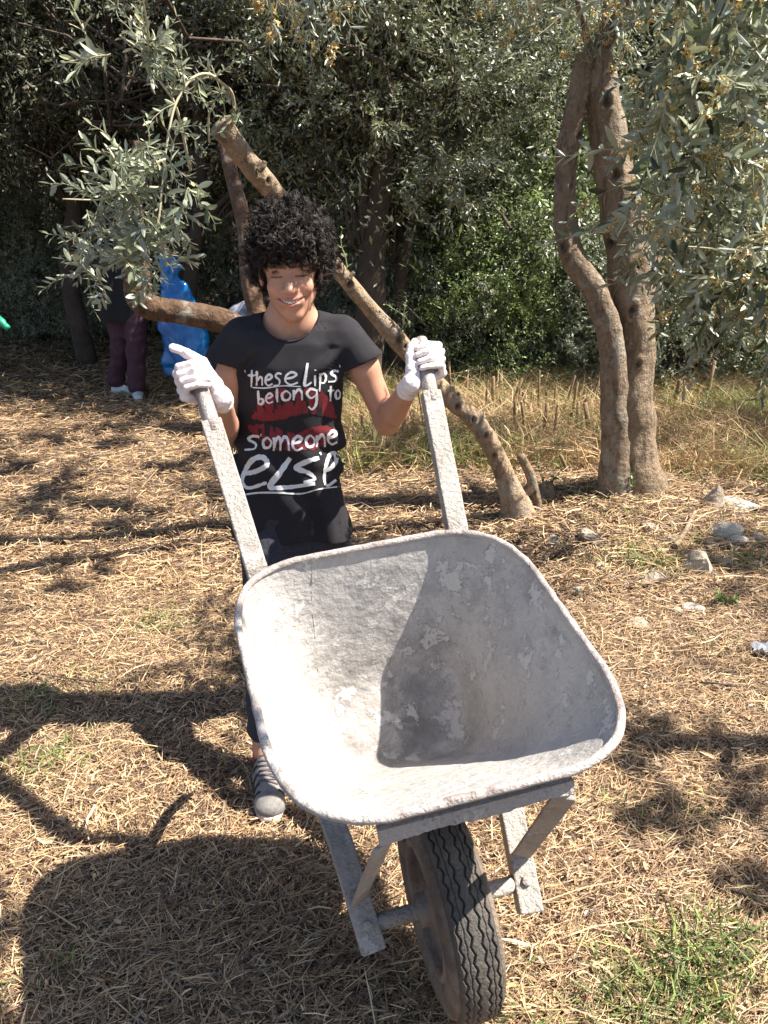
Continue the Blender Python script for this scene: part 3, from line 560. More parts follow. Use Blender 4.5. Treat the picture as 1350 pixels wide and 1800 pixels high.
# sticks
def stick(a, b, r, lab, m='bark', h=.02, nm='stick'):
    A = G(*a); B = G(*b); A[2] = float(gz(A[0], A[1]))+h; B[2] = float(gz(B[0], B[1]))+h*1.4; mid = (A+B)/2+rng.normal(0, .006, 3)
    V, Fc = tube(catmull([A, mid, B], 8), np.linspace(r, r*.7, 17), 7); V = V+(.15*r*vnoise(V, 60)[:, None]); o = obj(nm, V, fixq(Fc), M[m], col=np.full((len(V), 3), 1.15) if m == 'bark' else None); tag(o, lab, 'stick')
stick((1185, 975), (1218, 925), .013, 'pale split stick leaning on the ground among the stones')
stick((1240, 975), (1325, 965), .007, 'thin straight pale stick lying beside the white stones')
stick((1130, 1037), (1190, 1024), .007, 'short dark curved twig lying below the green weeds', 'bark_dark')
stick((1255, 1562), (1350, 1610), .008, 'dark broken twig at the right edge in the lower shade', 'bark_dark', .012)
stick((1020, 1120), (1110, 1092), .0035, 'long thin twig on straw right of the tray', 'bark')
stick((40, 1190), (190, 1215), .0035, 'thin brown twig lying on sunlit straw at the left', 'bark_dark')
stick((1230, 1208), (1290, 1218), .004, 'slim dark twig on sunny straw right of the tray rim', 'bark_dark')
for (a, b, Yv, r, lab) in [((1228, 897), (1246, 838), 4.35, .013, 'upright thick brown stake leaning right of the olive trunk'), ((1196, 890), (1222, 826), 4.5, .012, 'second slanting brown stake left of the thicker stake'), ((748, 800), (735, 690), 5.3, .006, 'tall thin dry stem behind the right handle'), ((1052, 880), (1040, 830), 4.3, .008, 'thin stake leaning against the olive trunk foot'),
                           ((1000, 850), (985, 800), 4.4, .012, 'short dark stump stake between the two trunks')]:
    A = U(*a, Yv); A[2] = min(A[2], float(gz(A[0], A[1]))-.02); V, Fc = tube(catmull([A, (A+U(*b, Yv))/2+[.01, 0, 0], U(*b, Yv)], 6), np.linspace(r, r*.85, 13), 8)
    tag(obj('stake', V, fixq(Fc), SM), lab, 'stake')
# stump beside the leaning trunk
V, Fc, col = trunkmesh([U(965, 900, 4.0), U(962, 875, 4.0), U(958, 850, 4.02)], [.05, .046, .04], 14, 6, .14, 5); tag(obj('stump', V, Fc, M['bark'], col=col*.75), 'small rotten brown stump between the leaning stem and the two-stemmed tree', 'stump')
# rocks
def rock(px, py, w_, h_, lab, seed, m='rock', hz=.5):
    g = G(px, py); g[2] = float(gz(g[0], g[1])); d = math.hypot(g[1], CAMH); sx = w_/F*d/2; sz = h_/F*d/2
    th, ph = np.meshgrid(np.linspace(0, 2*np.pi, 25)[:-1], np.linspace(-np.pi/2, np.pi/2, 13), indexing='ij'); n = np.stack([np.cos(ph)*np.cos(th), np.cos(ph)*np.sin(th), np.sin(ph)], -1)
    pl = unit(np.random.default_rng(seed).normal(size=(11, 3))); r = np.min(np.where(n@pl.T > .2, .72/np.maximum(n@pl.T, .2), 9), -1); r = np.minimum(r, 1.35)*(1+.06*vnoise(n, 4, seed, 1))
    V = (n*r[..., None]*[sx, sx*.85, sz*.95]).reshape(-1, 3)+g+[0, 0, sz*hz*.45]; i, j = np.meshgrid(np.arange(24), np.arange(12), indexing='ij'); a = i*13+j; b = ((i+1) % 24)*13+j
    tag(obj('stone', V, np.stack([a, b, b+1, a+1], -1).reshape(-1, 4), M[m], smooth=False), lab, 'stone', 'stones round the foot of the olive tree')
M['rockw'] = mat('pale_rock', (.42, .37, .31), .9, [(.58, .53, .46)], 12, 1, 60)
for i, (px, py, w_, h_, lab, m) in enumerate([
    (1032, 955, 44, 32, 'rounded grey stone nearest the tray rim corner, larger of two', 'rock'), (972, 960, 34, 24, 'small grey stone just above the tray corner', 'rock'), (1148, 1022, 50, 34, 'half-buried grey stone under the green weeds', 'rock'),
    (1055, 1000, 28, 20, 'small tan stone on straw below the rounded grey stone', 'rock'), (1250, 905, 46, 56, 'tall weathered grey stone behind the stakes', 'rock'), (1225, 1005, 66, 44, 'large flat reddish-grey stone right of the weeds', 'rock'),
    (1268, 950, 60, 36, 'broad whitish stone beside the thin straight stick', 'rockw'), (1292, 960, 34, 30, 'small whitish stone touching the broad whitish one', 'rockw'), (1275, 998, 36, 26, 'brown angular stone below the whitish stones', 'rock'),
    (1215, 1070, 46, 22, 'flat white stone on the straw below the short dark twig', 'rockw'), (1330, 955, 34, 30, 'pale stone at the right edge of the stony patch', 'rock'), (1010, 1040, 26, 24, 'dark small stone at the tray edge in shade', 'rock'),
    (1140, 945, 40, 24, 'tan stone right below the olive trunk', 'rock'), (1300, 900, 60, 24, 'long low pale stone in the sunny dry grass', 'rockw'), (1120, 1095, 50, 14, 'flat pale brown flake of stone on the straw', 'rock'), (1100, 1028, 20, 14, 'little white stone left of the weeds', 'rockw'), (1180, 960, 26, 22, 'small angular stone by the leaning pale stick', 'rock')]):
    rock(px, py, w_, h_, lab, 40+i, m)
o = bpy.data.objects
for i in range(16):                        # loose little stones of the bank
    rock(rng.uniform(965, 1345), rng.uniform(935, 1075), rng.uniform(12, 24), rng.uniform(9, 18), 'little brown stone lying loose in the litter of the stony patch', 80+i)
# white scrap at the right edge
s = G(1342, 1150); V = []; q = 7
for a in range(q):
    for b in range(q): V.append((s[0]+(a-3)*.012+.006*math.sin(b*2.), s[1]+(b-3)*.01, .02+.012*math.sin(a*1.9+b)+.012*math.cos(b*1.3)))
i, j = np.meshgrid(np.arange(q-1), np.arange(q-1), indexing='ij'); a = i*q+j
tag(obj('scrap', V, np.stack([a, a+q, a+q+1, a+1], -1).reshape(-1, 4), M['white_print']), 'crumpled white paper scrap on the straw at the right edge', 'litter')
# weeds
WD = [(.16, .24, .07), (.24, .32, .10), (.11, .17, .06)]
for px, py, Yv, h, n, lab in [(1205, 905, 4.3, .10, 10, 'low broad-leaved green weed at the foot of the stakes'), (1105, 880, 3.95, .12, 8, 'small green weed against the foot of the two-stemmed trunk'), (960, 880, 4.1, .22, 12, 'green sapling beside the small stump'),
                              (880, 690, 6.0, .5, 30, 'bright green leafy weed at the edge of the shrubs'), (1265, 1125, 2.9, .06, 6, 'tiny green weed on straw near the white scrap'), (990, 830, 4.5, .15, 10, 'yellow-green weed between the two olive trunks'), (1225, 725, 5.6, .4, 26, 'feathery light green weed right of the two-stemmed tree')]:
    p = U(px, py, Yv); p[2] = float(gz(p[0], p[1])); sp_ = []
    t = thing('weed', lab, 'weed', tuple(p))
    for _ in range(max(3, n//3)):
        a, b, c = spray(p, (rng.normal(0, .6), rng.normal(0, .6), 1), h*rng.uniform(.7, 1.2), 6, .03, droop=.3, r=.0015, wr=.5, C=WD, p=(3, 2, 2)); sp_.append((a, b))
    reparent(link('foliage', lmesh('weed', [b for a, b in sp_]), M['green']), t)
    V, Fc = join([(v, fixq(f)) for (v, f), b in sp_]); reparent(obj('stem', V, Fc, M['twig']), t)

# ------------------------------------------------------------------ wheelbarrow (local frame: u right, v up the handles, w out of the tray)
R = np.array([[.9642, -.2378, .1167], [.2475, .6505, -.7175], [.0947, .7207, .6861]]); u_, s_, vt = np.linalg.svd(R); R = u_@vt
O = np.array([.116, 1.184, .24])
def W(q): return np.asarray(q, float)@R.T+O
bar = thing('wheelbarrow', 'cement-stained grey wheelbarrow tipped up on its wheel, held by the handles', 'wheelbarrow', (float(O[0]), float(O[1]), 0.0))
def bpart(name, V, Fc, m, smooth=True, parent=None, **k):
    o = obj(name, W(V), Fc, M[m], smooth=smooth, **k)
    if parent is None: reparent(o, bar)
    else: o.parent = parent
    return o
WA, WG, LL = .154, .273, 1.221
def beamdir(s): d = np.array([s*(WG-WA), LL, 0]); return d/np.linalg.norm(d)
def rquad(C, rad, n=10, m=10):
    out = []
    C = np.array(C, float)
    for i in range(4):
        a = unit(C[i-1]-C[i]); b = unit(C[(i+1) % 4]-C[i]); A = C[i]+a*rad[i]; B = C[i]+b*rad[i]
        for t in np.linspace(0, 1, n):
            q = (1-t)**2*A+2*t*(1-t)*C[i]+t*t*B; out.append(q*.85+.15*((A+B)/2*(4*t*(1-t))+q*(1-4*t*(1-t))))
        N_ = C[(i+1) % 4]-b*rad[(i+1) % 4]
        for t in np.linspace(0, 1, m+2)[1:-1]: out.append(B*(1-t)+N_*t)
    return np.array(out)
rimc = rquad([(-.272, .155), (.272, .155), (.288, .678), (-.288, .678)], [.137, .137, .141, .141], 14, 16)
tt = (rimc[:, 1]-.149)/.535; rim = np.c_[rimc, .497*(1-tt)+.098*tt-.003*4*tt*(1-tt)]
FW = -.13                                  # depth of the tray's floor
basec = rquad([(-.150, .275), (.155, .262), (.160, .455), (-.150, .445)], [.06, .06, .075, .075], 14, 16); base_ = np.c_[basec, np.full(len(basec), FW)]
bc = base_.mean(0); rows = []
for t in np.linspace(0, 1, 46):
    if t < .62: q = rim+(base_-rim)*(t/.62)*.86
    else:
        s = (t-.62)/.38; A = rim+(base_-rim)*.86; B = base_; C = bc+(base_-bc)*.62
        q = (1-s)**2*A+2*s*(1-s)*B+s*s*C
    rows.append(q)
for s in (.45, .3, .15, .02): rows.append(bc+(base_-bc)*s)
V = np.array(rows); nr, nc = V.shape[:2]
V = V+(.0022*vnoise(V, 22, 3, 2)+.0016*vnoise(V, 70, 8, 1))[..., None]*np.array([.3, .3, 1])
i, j = np.meshgrid(np.arange(nr-1), np.arange(nc), indexing='ij'); a = i*nc+j; b = i*nc+(j+1) % nc
Fc = np.stack([a, b, b+nc, a+nc], -1).reshape(-1, 4)
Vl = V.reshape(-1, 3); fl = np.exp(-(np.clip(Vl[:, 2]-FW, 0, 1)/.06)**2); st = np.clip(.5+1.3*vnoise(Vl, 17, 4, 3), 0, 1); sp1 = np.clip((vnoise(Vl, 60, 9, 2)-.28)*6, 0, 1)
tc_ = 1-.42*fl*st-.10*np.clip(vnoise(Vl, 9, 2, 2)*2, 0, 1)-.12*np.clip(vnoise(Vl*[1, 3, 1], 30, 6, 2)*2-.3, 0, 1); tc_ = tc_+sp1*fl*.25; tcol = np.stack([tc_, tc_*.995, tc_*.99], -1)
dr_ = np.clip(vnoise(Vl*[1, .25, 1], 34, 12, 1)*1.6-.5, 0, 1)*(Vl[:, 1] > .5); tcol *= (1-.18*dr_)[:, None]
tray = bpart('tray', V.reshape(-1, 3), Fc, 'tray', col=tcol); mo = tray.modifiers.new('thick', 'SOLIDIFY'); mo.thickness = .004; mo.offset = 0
V, Fc = tube(np.vstack([rim, rim[:1]]), .0072, 10, cap=False); V = V+.0012*vnoise(V, 90, 2, 1)[:, None]
o = bpart('rim', V, Fc, 'rimm')
# weld seams and cement ridges inside the tray
def seam(pts, r, m='beam'):
    P = []; bv = BVHTree.FromPolygons([Vector(x) for x in W(np.array(rows).reshape(-1, 3))], [tuple(int(z) for z in q) for q in np.stack([a, b, b+nc, a+nc], -1).reshape(-1, 4)])
    for x, y in catmull(pts, 14):
        D = U(x, y, 1)-np.array([0, 0, CAMH]); h = bv.ray_cast(Vector((0, 0, CAMH)), Vector(D).normalized())
        if h[0] is not None: P.append(np.array(h[0])-D/np.linalg.norm(D)*.0005)
    P = np.array(P); P = P+rng.normal(0, .0006, P.shape); V, Fc = tube(P, r*(.6+.7*rng.random(len(P))), 6); reparent(obj('seam', V, Fc, M[m]), bar)
seam([(549, 990), (548, 1060), (556, 1140), (560, 1215)], .0024, 'rimm'); seam([(767, 962), (768, 1010), (765, 1040)], .001); seam([(820, 1120), (838, 1180), (858, 1260), (876, 1318)], .0026, 'rimm')
seam([(598, 1362), (625, 1385), (655, 1402)], .0022, 'rimm')
# beams, grips
hb = .0225
for s in (-1, 1):
    d = beamdir(s); n = np.array([0, 0, 1.]); e = np.cross(d, n); e1 = .155 if s > 0 else .145
    A = np.array([s*WA, 0, 0.])-d*(.055 if s > 0 else .045); B = np.array([s*WG, LL, 0.])-d*e1; Lb = np.linalg.norm(B-A)
    nseg = 50; rows_ = []
    for t in np.linspace(0, 1, nseg):
        c = A+(B-A)*t; vv = c[1]; bend = -.118*np.clip((vv-.12)/.18, 0, 1)**2*(3-2*np.clip((vv-.12)/.18, 0, 1)) if vv < .4 else -.118*(1-np.clip((vv-.56)/.16, 0, 1)**2*(3-2*np.clip((vv-.56)/.16, 0, 1))); c = c+n*bend
        for (p, q) in ((-1, -1), (-.2, -1), (.2, -1), (1, -1), (1, 0), (1, 1), (.2, 1), (-.2, 1), (-1, 1), (-1, 0)):
            rows_.append(c+e*p*hb+n*q*.017)
    V = np.array(rows_); V = V+.0008*np.stack([vnoise(V, 60, 1, 1), vnoise(V, 60, 2, 1), vnoise(V, 60, 3, 1)], -1); k = 10
    i, j = np.meshgrid(np.arange(nseg-1), np.arange(k), indexing='ij'); a0 = i*k+j; b0 = i*k+(j+1) % k
    Fq = np.stack([a0, a0+k, b0+k, b0], -1).reshape(-1, 4); c0 = len(V); V = np.vstack([V, A, B])
    Fq = np.vstack([fixq(Fq), [[x, (x+1) % k, c0] for x in range(k)], [[(nseg-1)*k+(x+1) % k, (nseg-1)*k+x, c0+1] for x in range(k)]])
    o = bpart('handle_beam', V, Fq, 'beam', smooth=False); bevel(o, .003)
    P = [B-d*.03, B+d*.01, B+d*(e1*.5), B+d*(e1-.012), B+d*(e1-.003)]
    V, Fq = tube(P, [.0185, .0185, .0182, .0182, .0165], 24, flat=1.0); o = bpart('grip', V, fixq(Fq), 'metalgrip')
    # stand behind the tray
    st = np.array([s*(WA+(WG-WA)*.43), .52, -.13]); V, Fq = tube([st+[0, 0, .0], st+[s*.01, .03, -.13], st+[s*.015, .03, -.24]], [.014, .013, .013], 10); bpart('stand', V, fixq(Fq), 'beam')
    # bolt
    V, Fq = tube([(s*(WA-.001), 0, .016), (s*(WA-.001), 0, .024)], [.010, .009], 6); bpart('bolt', V, fixq(Fq), 'beam', smooth=False)
# cross plate under the lip, with a torn lower edge, and two braces
n = 60; xs = np.linspace(-.150, .140, n); Vt = []
for x in xs:
    j_ = .003*math.sin(x*41+1)+.003*noise.noise((x*90, 0, 0))+.004*noise.noise((x*230, 3, 0))+.002*noise.noise((x*600, 5, 0))
    Vt += [(x, .155, .455), (x, .142, .468), (x, .125-j_*.5, .455-j_), (x, .130-j_*.5, .451-j_)]
V = np.array(Vt); i, j = np.meshgrid(np.arange(n-1), np.arange(4), indexing='ij'); a0 = i*4+j; b0 = i*4+(j+1) % 4
Fq = np.stack([a0, b0, b0+4, a0+4], -1).reshape(-1, 4); Fq = np.vstack([Fq, [[0, 3, 2, 1]], [[(n-1)*4, (n-1)*4+1, (n-1)*4+2, (n-1)*4+3]]]); bpart('cross_plate', V, Fq, 'beam', smooth=False)
for s in (-1, 1):
    A = np.array([s*.142-(.008 if s > 0 else 0), .125, .425]); B = np.array([s*(WA+.004), .045, .018]); d = unit(B-A); e = unit(np.cross(d, [s*.4, 1, .2])); f2 = np.cross(d, e)
    Mx = np.stack([d, e, f2], 1); V, Fq = box((A+B)/2, (np.linalg.norm(B-A)/2, .017, .004), Mx); o = bpart('brace', V, Fq, 'beam', smooth=False); bevel(o, .002)
# axle and wheel
V, Fq = tube([(-WA+.02, 0, 0), (-.075, 0, 0), (-.07, 0, 0), (.07, 0, 0), (.075, 0, 0), (WA-.02, 0, 0)], [.0155]*6, 16); bpart('axle', V, fixq(Fq), 'beam')
M['rubber'] = mat('dusty_rubber', (.05, .046, .042), .7, [(.08, .07, .06), (.13, .11, .088)], 14, .6, 160)
M['sidewall'] = mat('dirty_sidewall', (.07, .058, .05), .85, [(.15, .115, .09), (.24, .195, .15)], 12, .8, 120)
M['wheelm'] = mat('rusty_rim', (.12, .085, .065), .85, [(.21, .165, .135), (.30, .255, .22)], 9, .8, 90)
TR, TW = .197, .038
nth, nx = 720, 76; xs = np.linspace(-TW, TW, nx); th = np.linspace(0, 2*np.pi, nth, endpoint=False)
Xx, Th = np.meshgrid(xs, th, indexing='ij'); crown_ = TR-.006*(Xx/TW)**2-.010*np.clip((abs(Xx)-TW*.82)/(TW*.18), 0, 1)**2
zz = (2/np.pi)*np.arcsin(np.sin(Th*46))*.0027
gr = np.zeros_like(Xx)
for c in (-.028, -.0095, .0095, .028): gr = np.maximum(gr, np.clip((.0020-abs(Xx-c-zz))/.001, 0, 1))
gr = np.maximum(gr, np.clip((.0012-abs(Xx-.019+zz*.4))/.0008, 0, 1)*.5); gr = np.maximum(gr, np.clip((.0012-abs(Xx+.019+zz*.4))/.0008, 0, 1)*.5)
Rr = crown_-.0055*gr; V = np.stack([Xx, Rr*np.cos(Th), Rr*np.sin(Th)], -1).reshape(-1, 3)
i, j = np.meshgrid(np.arange(nx-1), np.arange(nth), indexing='ij'); a0 = i*nth+j; b0 = i*nth+(j+1) % nth
whl = bpart('wheel', *(lambda v: (v[0], fixq(v[1])))(tube([(-.055, 0, 0), (.055, 0, 0)], [.030, .030], 24)), 'wheelm')
def wpart(name, V, Fq, m, **k):
    o = obj(name, W(V), Fq, M[m], **k); o.parent = whl; o.matrix_parent_inverse = whl.matrix_basis.inverted()@Matrix.Identity(4); return o
def lathe(prof, n=96):                     # profile (x, r)
    P = np.array(prof); th = np.linspace(0, 2*np.pi, n, endpoint=False); V = np.stack([np.repeat(P[:, 0:1], n, 1), P[:, 1:2]*np.cos(th), P[:, 1:2]*np.sin(th)], -1).reshape(-1, 3)
    i, j = np.meshgrid(np.arange(len(P)-1), np.arange(n), indexing='ij'); a = i*n+j; b = i*n+(j+1) % n; return V, np.stack([a, b, b+n, a+n], -1).reshape(-1, 4)
wpart('tread', V, np.stack([a0, a0+nth, b0+nth, b0], -1).reshape(-1, 4), 'rubber')
for s in (-1, 1):
    prof = catmull([(s*TW, .1825), (s*.0445, .178), (s*.048, .162), (s*.049, .145), (s*.046, .128), (s*.042, .118)], 6)
    prof[:, 0] += s*.0012*np.exp(-((prof[:, 1]-.168)/.002)**2)+s*.0012*np.exp(-((prof[:, 1]-.15)/.002)**2)
    v, f = lathe(prof); wpart('sidewall', v, f if s > 0 else f[:, ::-1], 'sidewall')
    v, f = lathe(catmull([(s*.044, .124), (s*.046, .116), (s*.041, .108), (s*.026, .104), (s*.020, .09), (s*.022, .06), (s*.034, .04), (s*.040, .028)], 5)); wpart('wheel_disc', v, f, 'wheelm')

# ------------------------------------------------------------------ figures: smooth distance fields turned into one surface
class Field:
    def __init__(s, xs, ys, zs):
        s.ax = [np.asarray(a, np.float32) for a in (xs, ys, zs)]; s.F = np.full([len(a) for a in s.ax], .3, np.float32)
    def sl(s, lo, hi, m=.05):
        r = [slice(max(0, int(np.searchsorted(a, l-m))), int(np.searchsorted(a, h+m))) for a, l, h in zip(s.ax, lo, hi)]
        g = np.meshgrid(*[a[q] for a, q in zip(s.ax, r)], indexing='ij', sparse=True); return tuple(r), g
    def mix(s, r, d, k, op='u'):
        A = s.F[r]
        if op == 'u': h = np.clip(.5+.5*(A-d)/k, 0, 1) if k else 0; s.F[r] = (A*(1-h)+d*h-k*h*(1-h)) if k else np.minimum(A, d)
        else: d = -d; h = np.clip(.5-.5*(A-d)/k, 0, 1) if k else 0; s.F[r] = (A*(1-h)+d*h+k*h*(1-h)) if k else np.maximum(A, d)
    def cone(s, a, b, ra, rb, k=.01, op='u', sc=(1, 1, 1)):
        a = np.array(a, float); b = np.array(b, float); R_ = max(ra, rb)
        r, g = s.sl(np.minimum(a, b)-R_/min(sc), np.maximum(a, b)+R_/min(sc)); sc = np.array(sc)
        aa = a*sc; ab = (b-a)*sc; L2 = ab@ab+1e-12; P = [g[i]*sc[i]-aa[i] for i in range(3)]
        t = np.clip((P[0]*ab[0]+P[1]*ab[1]+P[2]*ab[2])/L2, 0, 1)
        d = np.sqrt((P[0]-ab[0]*t)**2+(P[1]-ab[1]*t)**2+(P[2]-ab[2]*t)**2)-(ra+(rb-ra)*t); s.mix(r, d, k, op)
    def ell(s, c, rad, k=.01, op='u', Rm=None):
        c = np.array(c, float); rad = np.array(rad, float); m = rad.max(); r, g = s.sl(c-m, c+m)
        P = [g[i]-c[i] for i in range(3)]
        if Rm is not None: P = [Rm[0][q]*P[0]+Rm[1][q]*P[1]+Rm[2][q]*P[2] for q in range(3)]
        k0 = np.sqrt(sum((P[i]/rad[i])**2 for i in range(3)))+1e-6; k1 = np.sqrt(sum((P[i]/rad[i]**2)**2 for i in range(3)))+1e-6
        s.mix(r, k0*(k0-1)/k1, k, op)
    def loft(s, Z, CX, CY, A, B, k=.01, n=2.4):
        o = np.argsort(Z); Z, CX, CY, A, B = [np.array(q, float)[o] for q in (Z, CX, CY, A, B)]
        r, g = s.sl((min(CX-A), min(CY-B), Z[0]), (max(CX+A), max(CY+B), Z[-1]), .03)
        zz = g[2]; I = lambda q: np.interp(zz, Z, q); a_, b_ = I(A), I(B)
        X_ = np.abs(g[0]-I(CX))/a_; Y_ = np.abs(g[1]-I(CY))/b_; rr = (X_**n+Y_**n)**(1/n)
        d = (rr-1)*np.minimum(a_, b_); d = np.maximum(d, np.maximum(Z[0]-zz, zz-Z[-1])); s.mix(r, d, k)
    def pts(s): return np.meshgrid(*s.ax, indexing='ij', sparse=True)
    def mesh(s):
        F_ = s.F; I = F_ < 0; nx, ny, nz = F_.shape
        c = np.zeros((nx-1, ny-1, nz-1), np.uint8)
        for dx in (0, 1):
            for dy in (0, 1):
                for dz in (0, 1): c += I[dx:nx-1+dx, dy:ny-1+dy, dz:nz-1+dz]
        act = np.argwhere((c > 0) & (c < 8)); idx = np.full(c.shape, -1, np.int32); idx[tuple(act.T)] = np.arange(len(act))
        acc = np.zeros((len(act), 3)); cnt = np.zeros(len(act))
        co = [(dx, dy, dz) for dx in (0, 1) for dy in (0, 1) for dz in (0, 1)]
        val = [F_[act[:, 0]+o[0], act[:, 1]+o[1], act[:, 2]+o[2]] for o in co]
        pos = [np.stack([s.ax[q][act[:, q]+o[q]] for q in range(3)], -1) for o in co]
        for m in range(8):
            for n_ in range(m+1, 8):
                if sum(abs(co[m][q]-co[n_][q]) for q in range(3)) != 1: continue
                x = (val[m] < 0) != (val[n_] < 0); t = val[m][x]/(val[m][x]-val[n_][x]); acc[x] += pos[m][x]+(pos[n_][x]-pos[m][x])*t[:, None]; cnt[x] += 1
        V = acc/np.maximum(cnt, 1)[:, None]; Q = []
        for ax in range(3):
            sh = [slice(None)]*3; s2 = [slice(None)]*3; sh[ax] = slice(0, -1); s2[ax] = slice(1, None)
            A = I[tuple(sh)]; B = I[tuple(s2)]; e = np.argwhere(A != B); o1, o2 = [(1, 2), (2, 0), (0, 1)][ax]
            ok = (e[:, o1] > 0) & (e[:, o2] > 0) & (e[:, o1] < F_.shape[o1]-1) & (e[:, o2] < F_.shape[o2]-1); e = e[ok]; fl = A[tuple(e.T)]
            def cell(d1, d2): q = e.copy(); q[:, o1] -= d1; q[:, o2] -= d2; return idx[tuple(q.T)]
            q = np.stack([cell(1, 1), cell(0, 1), cell(0, 0), cell(1, 0)], -1); q[~fl] = q[~fl][:, ::-1]; Q.append(q)
        Q = np.vstack(Q); Q = Q[(Q >= 0).all(1)]; return V, Q
def smoothV(V, Q, it=1, lam=.5):
    for _ in range(it):
        S_ = np.zeros_like(V); n = np.zeros(len(V))
        for k_ in range(4):
            np.add.at(S_, Q[:, k_], V[Q[:, (k_+1) % 4]]); np.add.at(n, Q[:, k_], 1)
        V = V*(1-lam)+lam*S_/np.maximum(n, 1)[:, None]
    return V
def ax(lo, hi, st): return np.arange(lo, hi, st)
def fine_ax(lo, hi, st, flo, fhi, fst): return np.concatenate([np.arange(lo, flo, st), np.arange(flo, fhi, fst), np.arange(fhi, hi, st)])

# ---- the boy: joints
TY = 2.13
head = U(511, 473, 2.115)                                  # between the eyes' corners, ear depth
shL, shR = U(412, 597, 2.13), U(617, 594, 2.13)
elL, elR = U(398, 764, 2.14), U(681, 742, 2.13)
hips = U(514, 900, 2.16)
gL = W(np.array([-WG, LL, 0.])-beamdir(-1)*.030); gR = W(np.array([WG, LL, 0.])-beamdir(1)*.068)
def hframe(s):
    g = R@beamdir(s); e = R[:, 0]-g*(R[:, 0]@g); e /= np.linalg.norm(e); return e, g, np.cross(e, g)
def hand(Fd, s, gc, q, thumb_up, k=.004, shrink=0.0):
    """fingers, palm and thumb closed round the grip; s=+1: wrist on the picture's left side of the grip"""
    e, g, w_ = hframe(1 if s > 0 else -1); e = e*s
    P = lambda a, b, c: gc+e*a+g*b+w_*c
    fg = [.030, .0105, -.009, -.027]; ln = [.97, 1.05, 1.0, .86]; rr = [.0093, .0096, .0092, .0080]; kn_ = []
    for i in range(4):
        f = ln[i]; y = fg[i]; r_ = rr[i]-shrink
        K = P(.040, y*1.12+.002, -.012+(.003 if i == 3 else 0)); p1 = P(.037*f, y+.002, .021); p2 = P(.006, y-.002, .0305*f+.002); p3 = P(-.019*f, y-.005, .024); kn_.append(K)
        Fd.cone(K, p1, r_*1.06, r_*1.04, .0016); Fd.cone(p1, p2, r_*1.02, r_*.95, .0008); Fd.cone(p2, p3, r_*.95, r_*.82, .0015)
    wr = P(-.040, -.052, -.010)
    for i, K in enumerate(kn_):
        m_ = P(.006-.004*i*.3, fg[i]*.9-.006, -.033); Fd.cone(K, m_, .0115-shrink, .013-shrink, .008); Fd.cone(m_, wr, .013-shrink, .017-shrink, .010)
    tb = P(-.034, -.022, .002); Fd.cone(wr, tb, .018-shrink, .0155-shrink, .010); Fd.cone(P(-.012, -.006, -.026), tb, .012-shrink, .014-shrink, .01)
    if thumb_up: a, b_ = P(-.020, .034, .018), P(.008, .064, .020); c = P(.036, .090, .018)
    else: a, b_ = P(-.036, .012, .010), P(-.030, .034, .014); c = P(-.020, .046, .019)
    Fd.cone(tb, a, .0145-shrink, .0122-shrink, .006); Fd.cone(a, b_, .0122-shrink, .0112-shrink, .002); Fd.cone(b_, c, .0112-shrink, .0095-shrink, .002)
    return wr
wrL = gL+hframe(-1)[0]*.040-hframe(-1)[1]*.052-hframe(-1)[2]*.010
wrR = gR-hframe(1)[0]*.040-hframe(1)[1]*.052-hframe(1)[2]*.010
# head frame: x right, f toward the camera and a little down, z up
tilt = math.radians(6); yaw = math.radians(2); roll = math.radians(-2.5)
Hm = Matrix.Rotation(roll, 3, 'Y')@Matrix.Rotation(yaw, 3, 'Z')@Matrix.Rotation(tilt, 3, 'X'); Hm = np.array(Hm)
HX, HF, HZ = Hm@np.array([1., 0, 0]), Hm@np.array([0, -1., 0]), Hm@np.array([0, 0, 1.]); HR = np.stack([HX, HF, HZ], 1); HS = .99
def H(x, f, z): return head+(HX*x+HF*f+HZ*z)*HS
def Hinv(V): return (V-head)@HR/HS
x0, x1 = -.5, .22
fx = fine_ax(-.50, .24, .0042, head[0]-.08, head[0]+.08, .0022); fy = fine_ax(1.62, 2.32, .0042, head[1]-.135, head[1]+.02, .0022); fz = fine_ax(.0, 1.47, .0055, head[2]-.125, head[2]+.05, .0020)
B = Field(fx, fy, fz)
B.ell(H(0, -.012, .030), np.array((.074, .092, .082))*HS, .01, Rm=HR); B.ell(H(0, .028, -.030), np.array((.0545, .055, .080))*HS, .02, Rm=HR)
for s in (-1, 1):
    B.cone(H(s*.040, .0, -.055), H(s*.009, .062, -.096), .018, .015, .022); B.ell(H(s*.034, .062, -.032), (.022, .018, .020), .016)
    B.cone(H(s*.008, .078, .017), H(s*.040, .062, .016), .009, .008, .010)                     # brow
    B.ell(H(s*.030, .094, -.003), (.015, .014, .010), .010, 's')
    B.ell(H(s*.073, -.004, -.012), (.008, .018, .028), .006)                                   # ear
    B.ell(H(s*.030, .0665, -.003), (.0155, .0135, .0125), .004)                                # closed-up lids
    B.cone(H(s*.016, .082, -.0045), H(s*.043, .074, -.0045), .0021, .0018, .002, 's')          # slit of the eye
    B.ell(H(s*.0125, .0895, -.036), (.0085, .010, .0075), .005); 
B.ell(H(0, .060, -.098), (.018, .016, .013), .016)
B.cone(H(0, .078, .004), H(0, .101, -.030), .0075, .0105, .009); B.ell(H(0, .104, -.034), (.0105, .009, .0085), .006)
for s in (-1, 1): B.ell(H(s*.0065, .0975, -.0435), (.0035, .0045, .0025), .002, 's')
B.ell(H(0, .074, -.062), (.030, .020, .020), .016)
mc = [(-.030, .070, -.0535), (-.018, .085, -.0605), (0, .0915, -.0645), (.018, .085, -.0605), (.030, .070, -.0535)]
